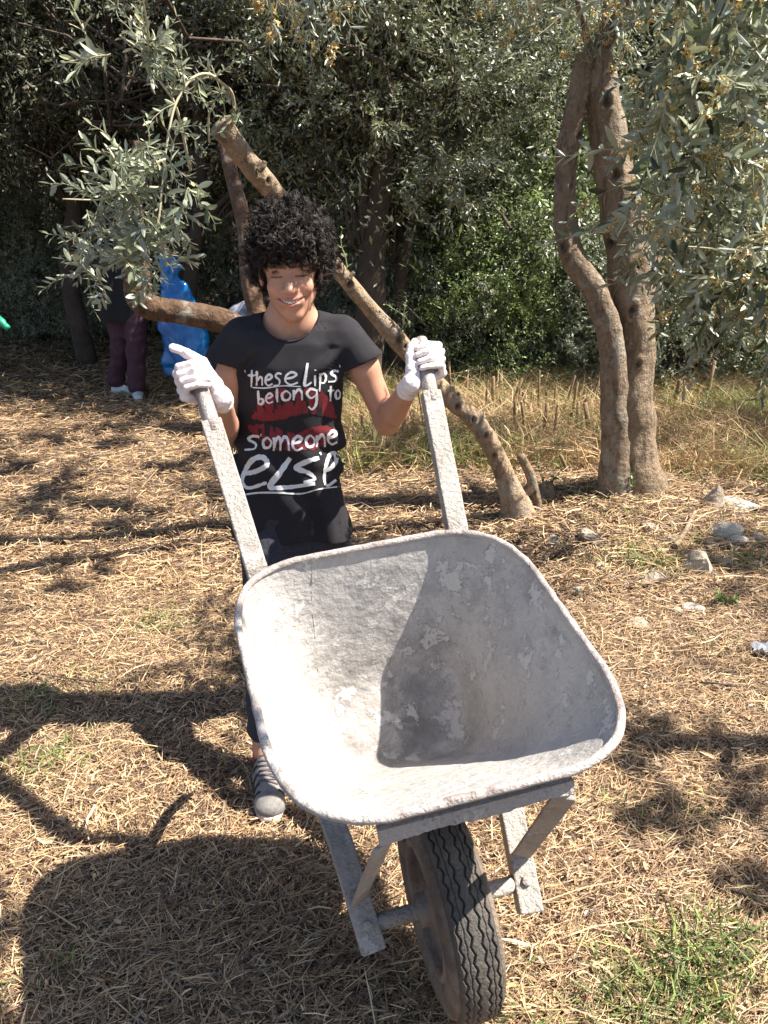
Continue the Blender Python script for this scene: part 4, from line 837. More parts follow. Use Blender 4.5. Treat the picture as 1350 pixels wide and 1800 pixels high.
for a_, b_ in zip(mc[:-1], mc[1:]):
    B.cone(H(a_[0], a_[1]+.001, a_[2]-.0005), H(b_[0], b_[1]+.001, b_[2]-.0005), .0052, .0052, .002, 's')
up = [(-.031, .071, -.051), (-.017, .0875, -.0545), (-.004, .094, -.0560), (0, .094, -.0568), (.004, .094, -.0560), (.017, .0875, -.0545), (.031, .071, -.051)]
lo = [(-.029, .071, -.0575), (-.015, .086, -.0680), (0, .091, -.0720), (.015, .086, -.0680), (.029, .071, -.0575)]
for a_, b_ in zip(up[:-1], up[1:]): B.cone(H(*a_), H(*b_), .0026, .0030, .0025)
for a_, b_ in zip(lo[:-1], lo[1:]): B.cone(H(*a_), H(*b_), .0032, .0038, .003)
nk = U(510, 548, 2.15)
B.cone(H(0, -.02, -.045), nk+[0, .0, -.03], .050, .050, .022); B.cone(nk+[0, 0, -.02], shL+[.06, .01, .012], .044, .026, .04); B.cone(nk+[0, 0, -.02], shR+[-.06, .01, .012], .044, .026, .04)
for s in (-1, 1): B.cone(nk+[s*.012, -.042, -.055], nk+[s*.07, -.02, -.05], .008, .008, .012)         # collar bones
B.ell((nk+shL)/2+[.045, 0, -.13], (.10, .062, .12), .03); 
B.loft([.50, .60, .75, .9, 1.0, 1.08], [hips[0]]*6, [2.16]*6, [.098, .098, .09, .095, .10, .085], [.062, .062, .058, .06, .06, .05], .03)
for sh, el, wr_, s in ((shL, elL, wrL, -1), (shR, elR, wrR, 1)):
    B.cone(sh+[-s*.012, 0, -.006], sh+(el-sh)*.35, .032, .036, .03); B.cone(sh+(el-sh)*.35, el, .038, .0315, .02)
    m_ = el+(wr_-el)*.3; B.cone(el, m_, .0325, .033, .018); B.cone(m_, wr_, .033, .0215, .015)
hand(B, -1, gL, 0, True, shrink=.0025); hand(B, 1, gR, 0, False, shrink=.0025)
# legs
an1 = U(467, 1318, 1.85); toe1 = G(479, 1436); hp1 = np.array([hips[0]-.07, 2.15, .62]); kn1 = (hp1+an1)/2+[0, -.05, .03]
an2 = np.array([-.03, 2.36, .085]); hp2 = np.array([hips[0]+.075, 2.17, .62]); kn2_ = (hp2+an2)/2+[0, -.07, .03]
for hp, kk, an in ((hp1, kn1, an1), (hp2, kn2_, an2)):
    B.cone(hp+[0, 0, -.05], kk, .050, .042, .03); B.cone(kk, an, .046, .030, .02)
B.cone(an1, [toe1[0], toe1[1]+.06, .035], .028, .026, .02); B.cone(an2, an2+[.01, -.13, -.05], .028, .024, .02)
V, Q = B.mesh(); V = smoothV(V, Q, 1, .4)
q = Hinv(V); col = np.tile(np.array([.50, .275, .185]), (len(V), 1)); col *= (1+.05*vnoise(V, 30, 1)[:, None])
def paint(msk, c):
    global col
    msk = np.clip(msk, 0, 1)[:, None]; col = col*(1-msk)+np.array(c)*msk
infr = (q[:, 1] > .05) & (np.abs(q[:, 0]) < .06) & (q[:, 2] < .06)
def gauss(x, f, z, r): return np.exp(-(((q[:, 0]-x)**2+(q[:, 2]-z)**2)/r**2)**1.5)*infr
for s in (-1, 1):
    paint(gauss(s*.036, 0, -.030, .016)*.35, (.62, .27, .19))
    lx = np.abs(q[:, 0]*s-.025) < .021; bz = .0185-.10*(np.clip(q[:, 0]*s-.027, 0, 1))-.12*np.clip(.014-q[:, 0]*s, 0, 1)
    paint(np.exp(-((q[:, 2]-bz)/.0032)**2)*lx*infr*.9, (.03, .02, .018)); paint(np.exp(-((q[:, 2]+.0045)/.0024)**2)*(np.abs(q[:, 0]*s-.030) < .015)*infr*.92, (.02, .014, .012))
paint(gauss(0, 0, -.034, .013)*.25, (.6, .28, .2))
def lipmask(pts, wd):
    d = np.full(len(V), 9.)
    for a_, b_ in zip(pts[:-1], pts[1:]):
        a2, b2 = np.array(a_), np.array(b_); t_ = np.clip(((q-a2)@(b2-a2))/((b2-a2)@(b2-a2)), 0, 1); d = np.minimum(d, np.linalg.norm(q-(a2+t_[:, None]*(b2-a2)), axis=1))
    return np.exp(-(d/wd)**4)*infr
paint(lipmask(up, .0042)*.85, (.47, .16, .14)); paint(lipmask(lo, .0050)*.85, (.52, .17, .15)); paint(lipmask(mc, .0042)*.0, (.1, .03, .03))
boy = thing('person', 'smiling boy with curly dark hair in black printed T-shirt, gloved hands on the wheelbarrow handles', 'person', (float(hips[0]), 2.1, 0.0))
reparent(obj('body', V, Q, M['skin'], col=col), boy)
# teeth and mouth
M['teeth'] = mat('teeth', (.74, .70, .62), .25); M['mouthm'] = mat('mouth_inside', (.10, .025, .02), .6)
P = np.array([H(a_[0]*.86, a_[1]-.0035, a_[2]-.0005) for a_ in mc]); 
C = catmull(P, 8)
V, Fq = tube(C, .0042+.0*np.ones(len(C)), 8, flat=.7); reparent(obj('mouth', V, fixq(Fq), M['mouthm']), boy)
for i in range(8):
    t_ = .12+.76*(i+.5)/8; c = C[int(t_*(len(C)-1))]; wdt = .0031 if i in (3, 4) else .0026; V, Fq = box(c+HF*.0026+HZ*(.0008), (wdt, .0016, .0030 if i in (3, 4) else .0026), HR@np.array([[1, 0, 0], [0, 1, 0], [0, 0, 1]])); o = reparent(obj('tooth', V, Fq, M['teeth'], smooth=False), boy); bevel(o, .0009)
# ---- hair: a dark mop under many curls
hc = lambda x, f, z: H(x, f, z)
Hf = Field(ax(head[0]-.14, head[0]+.14, .004), ax(head[1]-.15, head[1]+.17, .004), ax(head[2]-.10, head[2]+.18, .004))
Hf.ell(H(0, -.026, .056), (.089, .098, .080), .02, Rm=HR); Hf.ell(H(0, -.05, .0), (.080, .066, .060), .03, Rm=HR); Hf.ell(H(0, .045, .070), (.070, .050, .035), .03, Rm=HR)
Hf.ell(H(0, .105, -.035), (.060, .062, .066), .012, 's', Rm=HR)
g = Hf.pts(); Pn = np.stack(np.broadcast_arrays(*g), -1); Hf.F += (.006*vnoise(Pn, 55, 2, 1)+.008*vnoise(Pn, 19, 5)).astype(np.float32)
V, Q = Hf.mesh(); hair = reparent(obj('hair', V, Q, M['hair']), boy)
bvh = BVHTree.FromPolygons([Vector(v) for v in V], [tuple(map(int, f)) for f in Q])
ids = rng.integers(0, len(V), 6500); cur = []; cn = 0
hcen = H(0, -.02, .03)
VN = unit(V-hcen); nn_ = 0
for i_ in ids:
    p = V[i_]; n_ = unit(p-hcen); ql = Hinv(p)
    if ql[1] > .02 and ql[2] < .020 and abs(ql[0]) < .062: continue
    if ql[2] < -.040: continue
    if nn_ > 1700: break
    nn_ += 1
    d = unit(n_*rng.uniform(.15, .9)+rng.normal(0, .55, 3)+np.array([0, 0, -.35])+HZ*(.5 if ql[2] > .1 else 0)); Lh = rng.uniform(.018, .050)
    if ql[1] > .05 and ql[2] < .05: Lh *= .8; d = unit(d+HZ*.1)
    r_ = rng.uniform(.006, .0125); tn = rng.uniform(.9, 1.7); m_ = 15; t_ = np.linspace(0, 1, m_)
    a1 = unit(np.cross(d, rng.normal(size=3))); a2 = np.cross(d, a1); ph = t_*tn*2*np.pi*(1 if rng.random() < .5 else -1)
    base0 = p-n_*.004+rng.normal(0, .002, 3)
    for st_ in range(5):
        oo = rng.normal(0, .0016, 3)
        Pc = base0+oo+d*(t_*Lh)[:, None]+(a1*np.cos(ph+st_*.28)[:, None]+a2*np.sin(ph+st_*.28)[:, None])*(r_*(.5+.5*t_)*(.85+.08*st_))[:, None]-a1*r_*.55
        cur.append(tube(Pc, .00105*(1-.5*t_), 3, cap=False))
V, Fq = join(cur); c = reparent(obj('curls', V, Fq, M['hair'], kind='stuff'), boy)
# ---- gloves
def glove(s, gc, el, wr_, up_):
    lo_ = gc-.135; hi_ = gc+.135; Fg = Field(ax(lo_[0], hi_[0], .0018), ax(lo_[1], hi_[1], .0018), ax(lo_[2], hi_[2], .0018))
    hand(Fg, s, gc, 0, up_)
    d = unit(el-wr_); Fg.cone(wr_, wr_+d*.034, .0215, .0265, .008)
    g_ = Fg.pts(); Pn = np.stack(np.broadcast_arrays(*g_), -1)
    dd = (Pn-wr_)@d; Fg.F += (.0012*vnoise(Pn, 95, 4+s, 2)+.0016*np.sin(dd*420+3*vnoise(Pn, 30, 2))*np.exp(-((dd-.012)/.02)**2)).astype(np.float32)
    # open cuff
    t_ = (Pn-(wr_+d*.045))@d; Fg.F = np.maximum(Fg.F, t_.astype(np.float32)+.004)
    # clear of the grip
    e_, g2, w2 = hframe(s if s > 0 else -1); ax_ = Pn-gc; al = ax_@g2; rad = np.sqrt(np.maximum((ax_**2).sum(-1)-al**2, 0)); Fg.F = np.maximum(Fg.F, (.0183-rad).astype(np.float32)*(1 if True else 0)-np.where(al > (.026 if s < 0 else 9), 1, 0))
    V, Q = Fg.mesh(); V = smoothV(V, Q, 1, .4); return reparent(obj('glove', V, Q, M['latex']), boy)
glove(-1, gL, elL, wrL, True); glove(1, gR, elR, wrR, False)
# ---- T-shirt
rowsT = [(566, 462, 556), (578, 425, 600), (600, 404, 624), (640, 412, 612), (684, 417, 604), (740, 416, 600), (805, 411, 598), (870, 408, 606), (948, 405, 627)]
Z = []; CX = []; A_ = []
for py, xl, xr in rowsT:
    a_ = U(xl, py, 2.12); b_ = U(xr, py, 2.12); Z.append(a_[2]); CX.append((a_[0]+b_[0])/2); A_.append((b_[0]-a_[0])/2)
Bd = [.050, .066, .078, .086, .086, .080, .078, .084, .094]; zb = Z[-1]
sx = ax(-.50, .10, .0034); T = Field(sx, ax(1.98, 2.30, .0034), ax(zb-.02, 1.235, .0034))
T.loft(Z, CX, [2.145, 2.145, 2.14, 2.135, 2.135, 2.14, 2.145, 2.15, 2.155], A_, Bd, .02, 2.3)
T.cone(nk+[0, .005, -.035], shL+[.03, .01, .014], .050, .040, .03); T.cone(nk+[0, .005, -.035], shR+[-.03, .01, .014], .050, .040, .03)
slL, slR = U(397, 634, 2.12), U(637, 634, 2.12)
T.cone(shL+[.012, 0, .002], slL, .046, .052, .025); T.cone(shR+[-.012, 0, .002], slR, .046, .052, .025)
g = T.pts(); Pn = np.stack(np.broadcast_arrays(*g), -1)
X_, Y_, Z_ = Pn[..., 0], Pn[..., 1], Pn[..., 2]; cx = np.interp(Z_, np.array(Z)[::-1], np.array(CX)[::-1])
low = np.clip((.98-Z_)/.3, 0, 1)
wv = .0030*vnoise(Pn*[1, 1, .35], 26, 3, 1)*(.4+low)+.0035*np.sin((X_-cx)*52+Z_*9+2.2*vnoise(Pn, 6, 7))*low**1.5+.0030*np.sin((Z_+(X_-cx)*.55)*70+2*vnoise(Pn, 8, 5))*np.exp(-((Z_-.84)/.07)**2)*.9
wv += .0035*np.sin(((X_-cx)+np.abs(Z_-1.12)*1.0)*85)*np.exp(-((np.abs(X_-cx)-.10)/.03)**2-((Z_-1.08)/.05)**2)
T.F += (1.9*wv).astype(np.float32)
outer = T.F.copy()
T.F = np.maximum(outer, -(outer+.0058))                     # hollow cloth
T.F = np.maximum(T.F, (zb+.006+.006*np.sin(X_*23)-Z_).astype(np.float32))
for sh_, sl_, el_ in ((shL, slL, elL), (shR, slR, elR)):
    d = unit(sl_-sh_); d = unit(d+unit(el_-sh_)); c_ = sl_+d*.006; reg = (((Pn-sh_)@d) > 0.02) & (np.abs(X_-cx) > .135) & (Z_ > el_[2]+.04) & (((Pn-(sh_+(el_-sh_)*(((Pn-sh_)@(el_-sh_))/((el_-sh_)@(el_-sh_)))[..., None]))**2).sum(-1) < .07**2)
    T.F = np.where(reg, np.maximum(T.F, ((Pn-c_)@d).astype(np.float32)), T.F)
nc_ = U(507, 548, 2.09); k0 = np.sqrt(((X_-nc_[0])/.0745)**2+((Y_-2.10)/.115)**2+((Z_-nc_[2]-.004)/.073)**2); T.F = np.maximum(T.F, ((1-k0)*.07).astype(np.float32))
V, Q = T.mesh(); V = smoothV(V, Q, 1, .45)
reparent(obj('tshirt', V, Q, M['shirt']), boy)
sb = BVHTree.FromPolygons([Vector(v) for v in V], [tuple(map(int, f)) for f in Q])
camv = Vector((0, 0, CAMH))
def onshirt(x, y, off_):                                   # a printed point on the cloth
    D = U(x, y, 1)-np.array([0, 0, CAMH]); D = Vector(D).normalized(); h = sb.ray_cast(camv, D)
    if h[0] is None: return None
    n_ = h[1] if h[1].dot(D) < 0 else -h[1]; return np.array(h[0]+(-D*.6+n_*.4)*off_)
def neck_rim():
    P = []
    for a_ in np.linspace(math.pi*1.04, math.pi*1.96, 40):
        x = 507+50*math.cos(a_); y = 548-50*math.sin(a_)
        p = onshirt(x, y+2.5, .0008)
        if p is not None: P.append(p)
    V, Fq = tube(np.array(P), .0022, 6); reparent(obj('neckband', V, fixq(Fq), M['shirt']), boy)
neck_rim()
# printed lettering as brush strokes
LT = {'t': [[(.45, 1.5), (.42, .7), (.38, 0)], [(.0, 1.05), (.5, 1.0), (.95, 1.1)]], 'h': [[(.05, 1.6), (.05, .8), (.02, 0)], [(.05, .5), (.45, .95), (.7, .75), (.72, 0)]],
      'e': [[(.08, .48), (.6, .6), (.85, .85), (.5, 1.02), (.12, .7), (.1, .25), (.45, 0), (.95, .18)]], 's': [[(.95, .95), (.5, 1.0), (.25, .75), (.7, .45), (.62, .08), (.0, .0)]],
      'E': [[(.22, .46), (.62, .56), (.96, .78), (.80, 1.02), (.45, .92), (.18, .5), (.12, .15), (.35, -.02), (.95, .16)]],
      'l': [[(.4, 1.7), (.4, .6), (.5, 0)]], 'L': [[(.5, 1.9), (.28, .9), (.1, .05), (.45, 0), (1.0, .25)]], 'i': [[(.5, .95), (.48, .4), (.5, 0)], [(.55, 1.35), (.6, 1.45)]],
      'p': [[(.15, 1.0), (.15, .2), (.08, -.6)], [(.15, .8), (.6, 1.0), (.85, .6), (.6, .15), (.2, .2)]], 'b': [[(.1, 1.6), (.15, .7), (.12, 0)], [(.14, .05), (.6, .0), (.85, .4), (.5, .65), (.15, .4)]],
      'o': [[(.5, .98), (.1, .6), (.25, .05), (.75, .1), (.9, .6), (.5, .98)]], 'n': [[(.08, .95), (.1, .4), (.05, 0)], [(.1, .5), (.5, .98), (.8, .75), (.85, .0)]],
      'g': [[(.85, .85), (.4, 1.0), (.1, .6), (.4, .2), (.8, .5), (.85, .95)], [(.85, .7), (.8, -.3), (.5, -.8), (.2, -.55)]],
      'm': [[(.05, .95), (.08, .4), (.03, 0)], [(.08, .5), (.28, .95), (.42, .7), (.42, 0)], [(.42, .5), (.65, .98), (.85, .75), (.92, 0)]],
      'u': [[(0, .2), (.3, .0), (.7, .05), (1, .3)]]}
TX = [('t', 375, 415, 218, 290, 7), ('h', 412, 446, 222, 284, 8), ('e', 448, 482, 238, 284, 8), ('s', 484, 520, 232, 284, 7), ('e', 530, 590, 228, 280, 8), ('L', 612, 645, 188, 282, 9), ('i', 652, 668, 218, 286, 7), ('p', 676, 712, 232, 280, 7), ('s', 716, 762, 222, 268, 8),
      ('b', 416, 446, 305, 362, 8), ('e', 450, 484, 318, 358, 7), ('l', 490, 512, 296, 354, 8), ('o', 516, 560, 304, 346, 8), ('n', 566, 612, 300, 346, 9), ('g', 620, 676, 298, 346, 8), ('t', 714, 742, 285, 350, 7), ('o', 744, 768, 300, 340, 7),
      ('s', 362, 428, 498, 556, 9), ('o', 436, 478, 502, 548, 9), ('m', 482, 556, 500, 560, 10), ('e', 562, 610, 500, 558, 10), ('o', 618, 662, 492, 544, 9), ('n', 664, 708, 492, 544, 9), ('e', 712, 756, 478, 532, 10),
      ('E', 338, 462, 590, 715, 14), ('L', 450, 660, 590, 715, 15), ('S', 560, 690, 590, 695, 13), ('E', 692, 752, 572, 705, 11)]
LT['S'] = [[(.9, 1.0), (.5, .85), (.15, .6), (.55, .4), (.75, .15), (.4, .0)]]
TALL = {'t': 1.5, 'h': 1.6, 'l': 1.7, 'L': 1.9, 'b': 1.6, 'i': 1.4}
pv = []
def ribbon(pts, wd, off_, dry=.25):
    C = catmull(np.array(pts, float), 7); T_ = unit(np.gradient(C, axis=0)); Nn = np.c_[-T_[:, 1], T_[:, 0]]; m_ = len(C); t_ = np.linspace(0, 1, m_)
    ww = wd*(.62+.38*np.sin(np.pi*np.clip(t_*1.15+.12, 0, 1)))*(1+dry*np.random.default_rng(int(pts[0][0]*7) % 9999).normal(0, .4, m_)); P = []; okk = []
    for i_ in range(m_):
        r_ = [onshirt(280+(C[i_][0]+Nn[i_][0]*ww[i_]*k_)/2.4107, 560+(C[i_][1]+Nn[i_][1]*ww[i_]*k_)/2.4107, off_) for k_ in (-.5, 0, .5)]
        if any(z_ is None for z_ in r_): okk.append(False); P.append([np.zeros(3)]*3)
        else: okk.append(True); P.append(r_)
    P = np.array(P).reshape(-1, 3); f = []
    for i_ in range(m_-1):
        if okk[i_] and okk[i_+1]:
            a_ = i_*3; f += [[a_, a_+1, a_+4, a_+3], [a_+1, a_+2, a_+5, a_+4]]
    return P, f
def emit(sets, m_, name, parent=boy):
    V = []; Fq = []; n = 0
    for P, f in sets:
        if f: V.append(P); Fq.append(np.array(f)+n); n += len(P)
    if V: return reparent(obj(name, np.vstack(V), np.vstack(Fq), m_), parent)
for ch, xa, xb, yt, yb, wd in TX:
    sets = []; tall = TALL.get(ch, 1.0); h_ = (yb-yt)/tall
    if yb > 600: wd *= 1.2
    for st_ in LT[ch]:
        sl_ = -.06
        sets.append(ribbon([(xa+(x-sl_*0+.10*(y-.5)*0)*(xb-xa), yb-y*h_) for x, y in st_], wd*1.4, .0016))
    emit(sets, M['white_print'], 'letter')
emit([ribbon([(395, 292), (450, 294), (520, 285), (600, 288)], 6, .0016)], M['white_print'], 'underline')
emit([ribbon([(352, 748), (420, 738), (520, 738), (600, 742), (680, 722), (762, 712)], 8, .0016)], M['white_print'], 'underline')
emit([ribbon([(362, 218), (366, 230)], 4, .0016), ribbon([(764, 196), (766, 208)], 4, .0016), ribbon([(432, 488), (430, 500)], 4, .0016), ribbon([(680, 566), (686, 578)], 9, .0016)], M['white_print'], 'quote_mark')
# red lips print, worn through by the cloth
rm = mat('red_print', (.16, .018, .024), .8, [(.22, .028, .034)], 40, spec=.3); t_ = rm.node_tree; b_ = t_.nodes['Principled BSDF']; src = b_.inputs['Base Color'].links[0].from_socket
nz = t_.nodes.new('ShaderNodeTexNoise'); nz.inputs['Scale'].default_value = 70; nz.inputs['Detail'].default_value = 5; tc = t_.nodes.new('ShaderNodeTexCoord'); mp = t_.nodes.new('ShaderNodeMapping'); mp.inputs['Scale'].default_value = (1, 1, .35)
t_.links.new(tc.outputs['Object'], mp.inputs[0]); t_.links.new(mp.outputs[0], nz.inputs['Vector']); r_ = t_.nodes.new('ShaderNodeMapRange'); r_.inputs[1].default_value = .56; r_.inputs[2].default_value = .6; t_.links.new(nz.outputs['Fac'], r_.inputs[0])
mx = t_.nodes.new('ShaderNodeMix'); mx.data_type = 'RGBA'; t_.links.new(r_.outputs[0], mx.inputs[0]); t_.links.new(src, mx.inputs[6]); mx.inputs[7].default_value = (.02, .018, .022, 1); t_.links.new(mx.outputs[2], b_.inputs['Base Color'])
def lipgrid(top, bot, n=60, m=14):
    top = np.array(top, float); bot = np.array(bot, float); xs_ = np.linspace(top[0, 0], top[-1, 0], n); P = []; ok_ = []
    for x in xs_:
        yt = np.interp(x, top[:, 0], top[:, 1])+2*math.sin(x*.21)+1.5*math.sin(x*.53); yb = np.interp(x, bot[:, 0], bot[:, 1])+3*math.sin(x*.33)+2*math.sin(x*.9)
        for k_ in range(m):
            y = yt+(yb-yt)*k_/(m-1); p = onshirt(280+x/2.4107, 560+y/2.4107, .0008); ok_.append(p is not None); P.append(p if p is not None else np.zeros(3))
    f = []
    for i_ in range(n-1):
        for k_ in range(m-1):
            a_ = i_*m+k_
            if ok_[a_] and ok_[a_+1] and ok_[a_+m] and ok_[a_+m+1]: f.append([a_, a_+m, a_+m+1, a_+1])
    return np.array(P), f
emit([lipgrid([(392, 412), (410, 368), (470, 312), (520, 292), (572, 318), (620, 290), (680, 298), (730, 350), (752, 412)], [(392, 424), (450, 436), (520, 428), (570, 412), (620, 402), (690, 412), (752, 424)])], rm, 'lips_print')
emit([lipgrid([(375, 452), (450, 446), (520, 468), (580, 490), (640, 462), (700, 452), (754, 468)], [(375, 466), (420, 512), (490, 552), (570, 562), (650, 556), (720, 530), (754, 486)])], rm, 'lips_print')
# ---- trousers
L_ = Field(ax(-.40, .12, .005), ax(1.70, 2.45, .005), ax(.10, .70, .005))
L_.loft([.50, .58, .66], [hips[0]]*3, [2.155, 2.155, 2.15], [.128, .124, .112], [.088, .086, .08], .02)
for hp, kk, an in ((hp1, kn1, an1), (hp2, kn2_, an2)): L_.cone(hp+[0, 0, -.03], kk, .074, .054, .03); L_.cone(kk, an+(kk-an)*.20, .054, .047, .02)
g = L_.pts(); Pn = np.stack(np.broadcast_arrays(*g), -1); L_.F += (.004*vnoise(Pn*[1, 1, 1.6], 22, 3, 1)).astype(np.float32)
V, Q = L_.mesh(); reparent(obj('trousers', V, Q, M['trouser']), boy)
# ---- socks and shoes
M['sock'] = mat('sock', (.42, .02, .05), .9, bump=.3, bscale=500); M['shoe'] = mat('shoe_mesh', (.17, .16, .155), .8, [(.30, .285, .27)], 60, .6, 500); M['shoe_dark'] = mat('shoe_dark', (.03, .03, .035), .7)
M['sole'] = mat('sole', (.66, .40, .32), .7, [(.74, .70, .66)], 20); M['lace'] = mat('lace', (.10, .08, .09), .85)
def shoe(an, yaw_, knee):
    f = np.array([math.sin(yaw_), -math.cos(yaw_), 0]); s_ = np.array([math.cos(yaw_), math.sin(yaw_), 0]); h = np.array([an[0], an[1], 0])-f*.035; z = np.array([0, 0, 1.])
    P = lambda a_, b_, c_: h+s_*a_+f*b_+z*c_
    c_ = P(0, .10, .05); Fs = Field(ax(c_[0]-.16, c_[0]+.16, .0036), ax(c_[1]-.16, c_[1]+.16, .0036), ax(-.005, .15, .0036))
    Fs.cone(P(0, 0, .040), P(0, .07, .040), .036, .037, .02, sc=(1, 1, .9)); Fs.cone(P(0, .07, .036), P(.0, .165, .030), .038, .036, .02); Fs.ell(P(0, .185, .030), (.040, .036, .028), .015)
    Fs.cone(P(0, .02, .085), P(0, .0, .055), .031, .034, .02); Fs.cone(P(0, .03, .085), P(0, .12, .055), .026, .026, .02)
    g_ = Fs.pts(); Pn = np.stack(np.broadcast_arrays(*g_), -1); Fs.F = np.maximum(Fs.F, (.016-Pn[..., 2]).astype(np.float32)); Fs.F = np.maximum(Fs.F, (Pn[..., 2]-.105).astype(np.float32)); Fs.F += (.001*vnoise(Pn, 80, 2)).astype(np.float32)
    V, Q = Fs.mesh(); V = smoothV(V, Q, 1, .3); V_sh, Q_sh = V, Q; reparent(obj('shoe', V, Q, M['shoe']), boy)
    # sole
    th = np.linspace(0, 2*np.pi, 48, endpoint=False); yy = .085+.134*np.cos(th); hw = np.interp(yy, [-.05, -.03, .03, .10, .17, .21, .222], [.0, .028, .036, .037, .043, .028, 0]); hw = np.abs(np.sin(th))**.55*np.interp(yy, [-.05, .03, .10, .17, .22], [.037, .037, .036, .045, .042])*np.sign(np.sin(th))
    rows_ = [np.array([P(x*k_, .085+(y-.085)*k_, zz) for x, y in zip(hw, yy)]) for k_, zz in ((.94, .001), (1.0, .006), (1.03, .014), (1.0, .024), (.9, .026))]
    V = np.vstack(rows_+[[P(0, .085, .0)], [P(0, .085, .026)]]); i, j = np.meshgrid(np.arange(4), np.arange(48), indexing='ij'); a_ = i*48+j; b2 = i*48+(j+1) % 48; Fq = fixq(np.stack([a_, b2, b2+48, a_+48], -1).reshape(-1, 4))
    j = np.arange(48); Fq = np.vstack([Fq, np.stack([(j+1) % 48, j, np.full(48, 240)], -1), np.stack([192+j, 192+(j+1) % 48, np.full(48, 241)], -1)]); reparent(obj('sole', V, Fq, M['sole']), boy)
    lc = []; sbv = BVHTree.FromPolygons([Vector(x) for x in V_sh], [tuple(map(int, x)) for x in Q_sh])
    def top(a_, b_):
        o_ = P(a_, b_, .3); hh = sbv.ray_cast(Vector(o_), Vector((0, 0, -1))); return np.array(hh[0])+[0, 0, .0015] if hh[0] is not None else P(a_, b_, .05)
    for k_ in range(7):
        y = .050+k_*.014
        for aa in ((-.024, 0, .0, .006, .024, .0), (-.022, .0, .0, .007, .022, .014)): lc.append(tube(catmull([top(aa[0], y+aa[1]), top((aa[0])*.5, y+aa[3]), top(aa[4]*.5, y+aa[3]+aa[5]*.5), top(aa[4], y+aa[5])], 5), .0026, 6))
    for k_ in range(0):
        y = .045+k_*.017; zt = .112-.0088*k_-.002*(k_ < 2); C = catmull([P(-.022, y, zt-.014), P(-.008, y+.006, zt), P(.008, y+.006, zt), P(.022, y, zt-.014)], 5); lc.append(tube(C, .0028, 6))
        C = catmull([P(-.022, y, zt-.014), P(0, y+.012, zt+.001), P(.022, y+.016, zt-.02)], 5); lc.append(tube(C, .0025, 6))
    V, Fq = join(lc); reparent(obj('laces', V, fixq(Fq), M['lace']), boy)
    lc = []
    for s3 in (-1, 1):
        for k_ in range(5):
            y = .05+.026*k_; C = [P(s3*.038, y, .028), top(s3*.036, y+.006), top(s3*.030, y+.009), top(s3*.024, y+.011)]; lc.append(tube(catmull(C, 4), .0035, 6))
    V, Fq = join(lc); reparent(obj('shoe_stripe', V, fixq(Fq), M['shoe_dark']), boy)
    a3 = P(0, .030, .06); b3 = a3+(knee-a3)*.5; V, Fq = tube(catmull([a3, a3+(b3-a3)*.4, b3], 5), [.040]*6+[.043]*5, 20); reparent(obj('sock', V, fixq(Fq), M['sock']), boy)
shoe(np.array([an1[0]+.004, an1[1], 0]), .16, kn1); shoe(an2, .25, kn2_)

# ------------------------------------------------------------------ the person in dark purple trousers with the blue sack
Yp = 6.75; ps = thing('person', 'standing person in dark purple trousers and white shoes, upper body hidden by the olive branches', 'person', tuple(G(215, 695)))
M['plum'] = mat('plum_cloth', (.045, .016, .028), .85, [(.075, .03, .048)], 20, .4, 100); M['darkshirt'] = mat('dark_shirt', (.012, .012, .014), .9); M['white_shoe'] = mat('white_shoe', (.55, .55, .54), .6)
P2 = lambda x, y, q=Yp: U(x, y, q)
ft1, ft2 = G(206, 694), G(243, 702)
Fb = Field(ax(-2.7, -1.55, .016), ax(6.2, 7.2, .016), ax(0, 1.75, .016))
hd = P2(205, 390); nkp = P2(212, 428); shA, shB = P2(190, 445), P2(240, 445); hnd = P2(288, 442, 6.45)
hipA, hipB = P2(207, 535), P2(238, 535); kA, kB = P2(212, 612), P2(240, 612, 6.65); aA = np.array([ft1[0], ft1[1], .09]); aB = np.array([ft2[0], ft2[1], .09])
Fb.ell(hd, (.08, .10, .115), .02); Fb.cone(hd, nkp, .05, .055, .02)
for a_, b_, r1, r2 in ((shA, P2(200, 520), .11, .12), (shB, P2(232, 520), .11, .12), (hipA, kA, .085, .062), (hipB, kB, .085, .062), (kA, aA, .055, .042), (kB, aB, .055, .042), (shB, P2(262, 470, 6.55), .05, .042), (P2(262, 470, 6.55), hnd, .04, .032), ): Fb.cone(a_, b_, r1, r2, .04)
Fb.ell(hnd, (.045, .04, .05), .02); V, Q = Fb.mesh(); reparent(obj('body', V, Q, M['skin'], col=np.tile((.42, .24, .17), (len(V), 1))), ps)
Ft = Field(ax(-2.7, -1.7, .014), ax(6.2, 7.2, .014), ax(.06, .95, .014))
for a_, b_, r1, r2 in ((hipA+[0, 0, .03], kA, .10, .078), (hipB+[0, 0, .03], kB, .10, .078), (kA, aA+[0, 0, .03], .075, .070), (kB, aB+[0, 0, .02], .078, .068)): Ft.cone(a_, b_, r1, r2, .03)
g = Ft.pts(); Pn = np.stack(np.broadcast_arrays(*g), -1); Ft.F += (.012*vnoise(Pn*[1, 1, 2.2], 9, 3, 1)).astype(np.float32); V, Q = Ft.mesh(); reparent(obj('trousers', V, Q, M['plum']), ps)
Ft = Field(ax(-2.75, -1.5, .016), ax(6.2, 7.2, .016), ax(.60, 1.6, .016))
for a_, b_, r1, r2 in ((shA, P2(203, 556), .125, .13), (shB, P2(230, 556), .125, .13), (shB, P2(262, 470, 6.55), .07, .055), (P2(262, 470, 6.55), P2(280, 450, 6.46), .055, .045), (nkp, P2(212, 445), .07, .1)): Ft.cone(a_, b_, r1, r2, .04)
V, Q = Ft.mesh(); reparent(obj('shirt', V, Q, M['darkshirt']), ps)
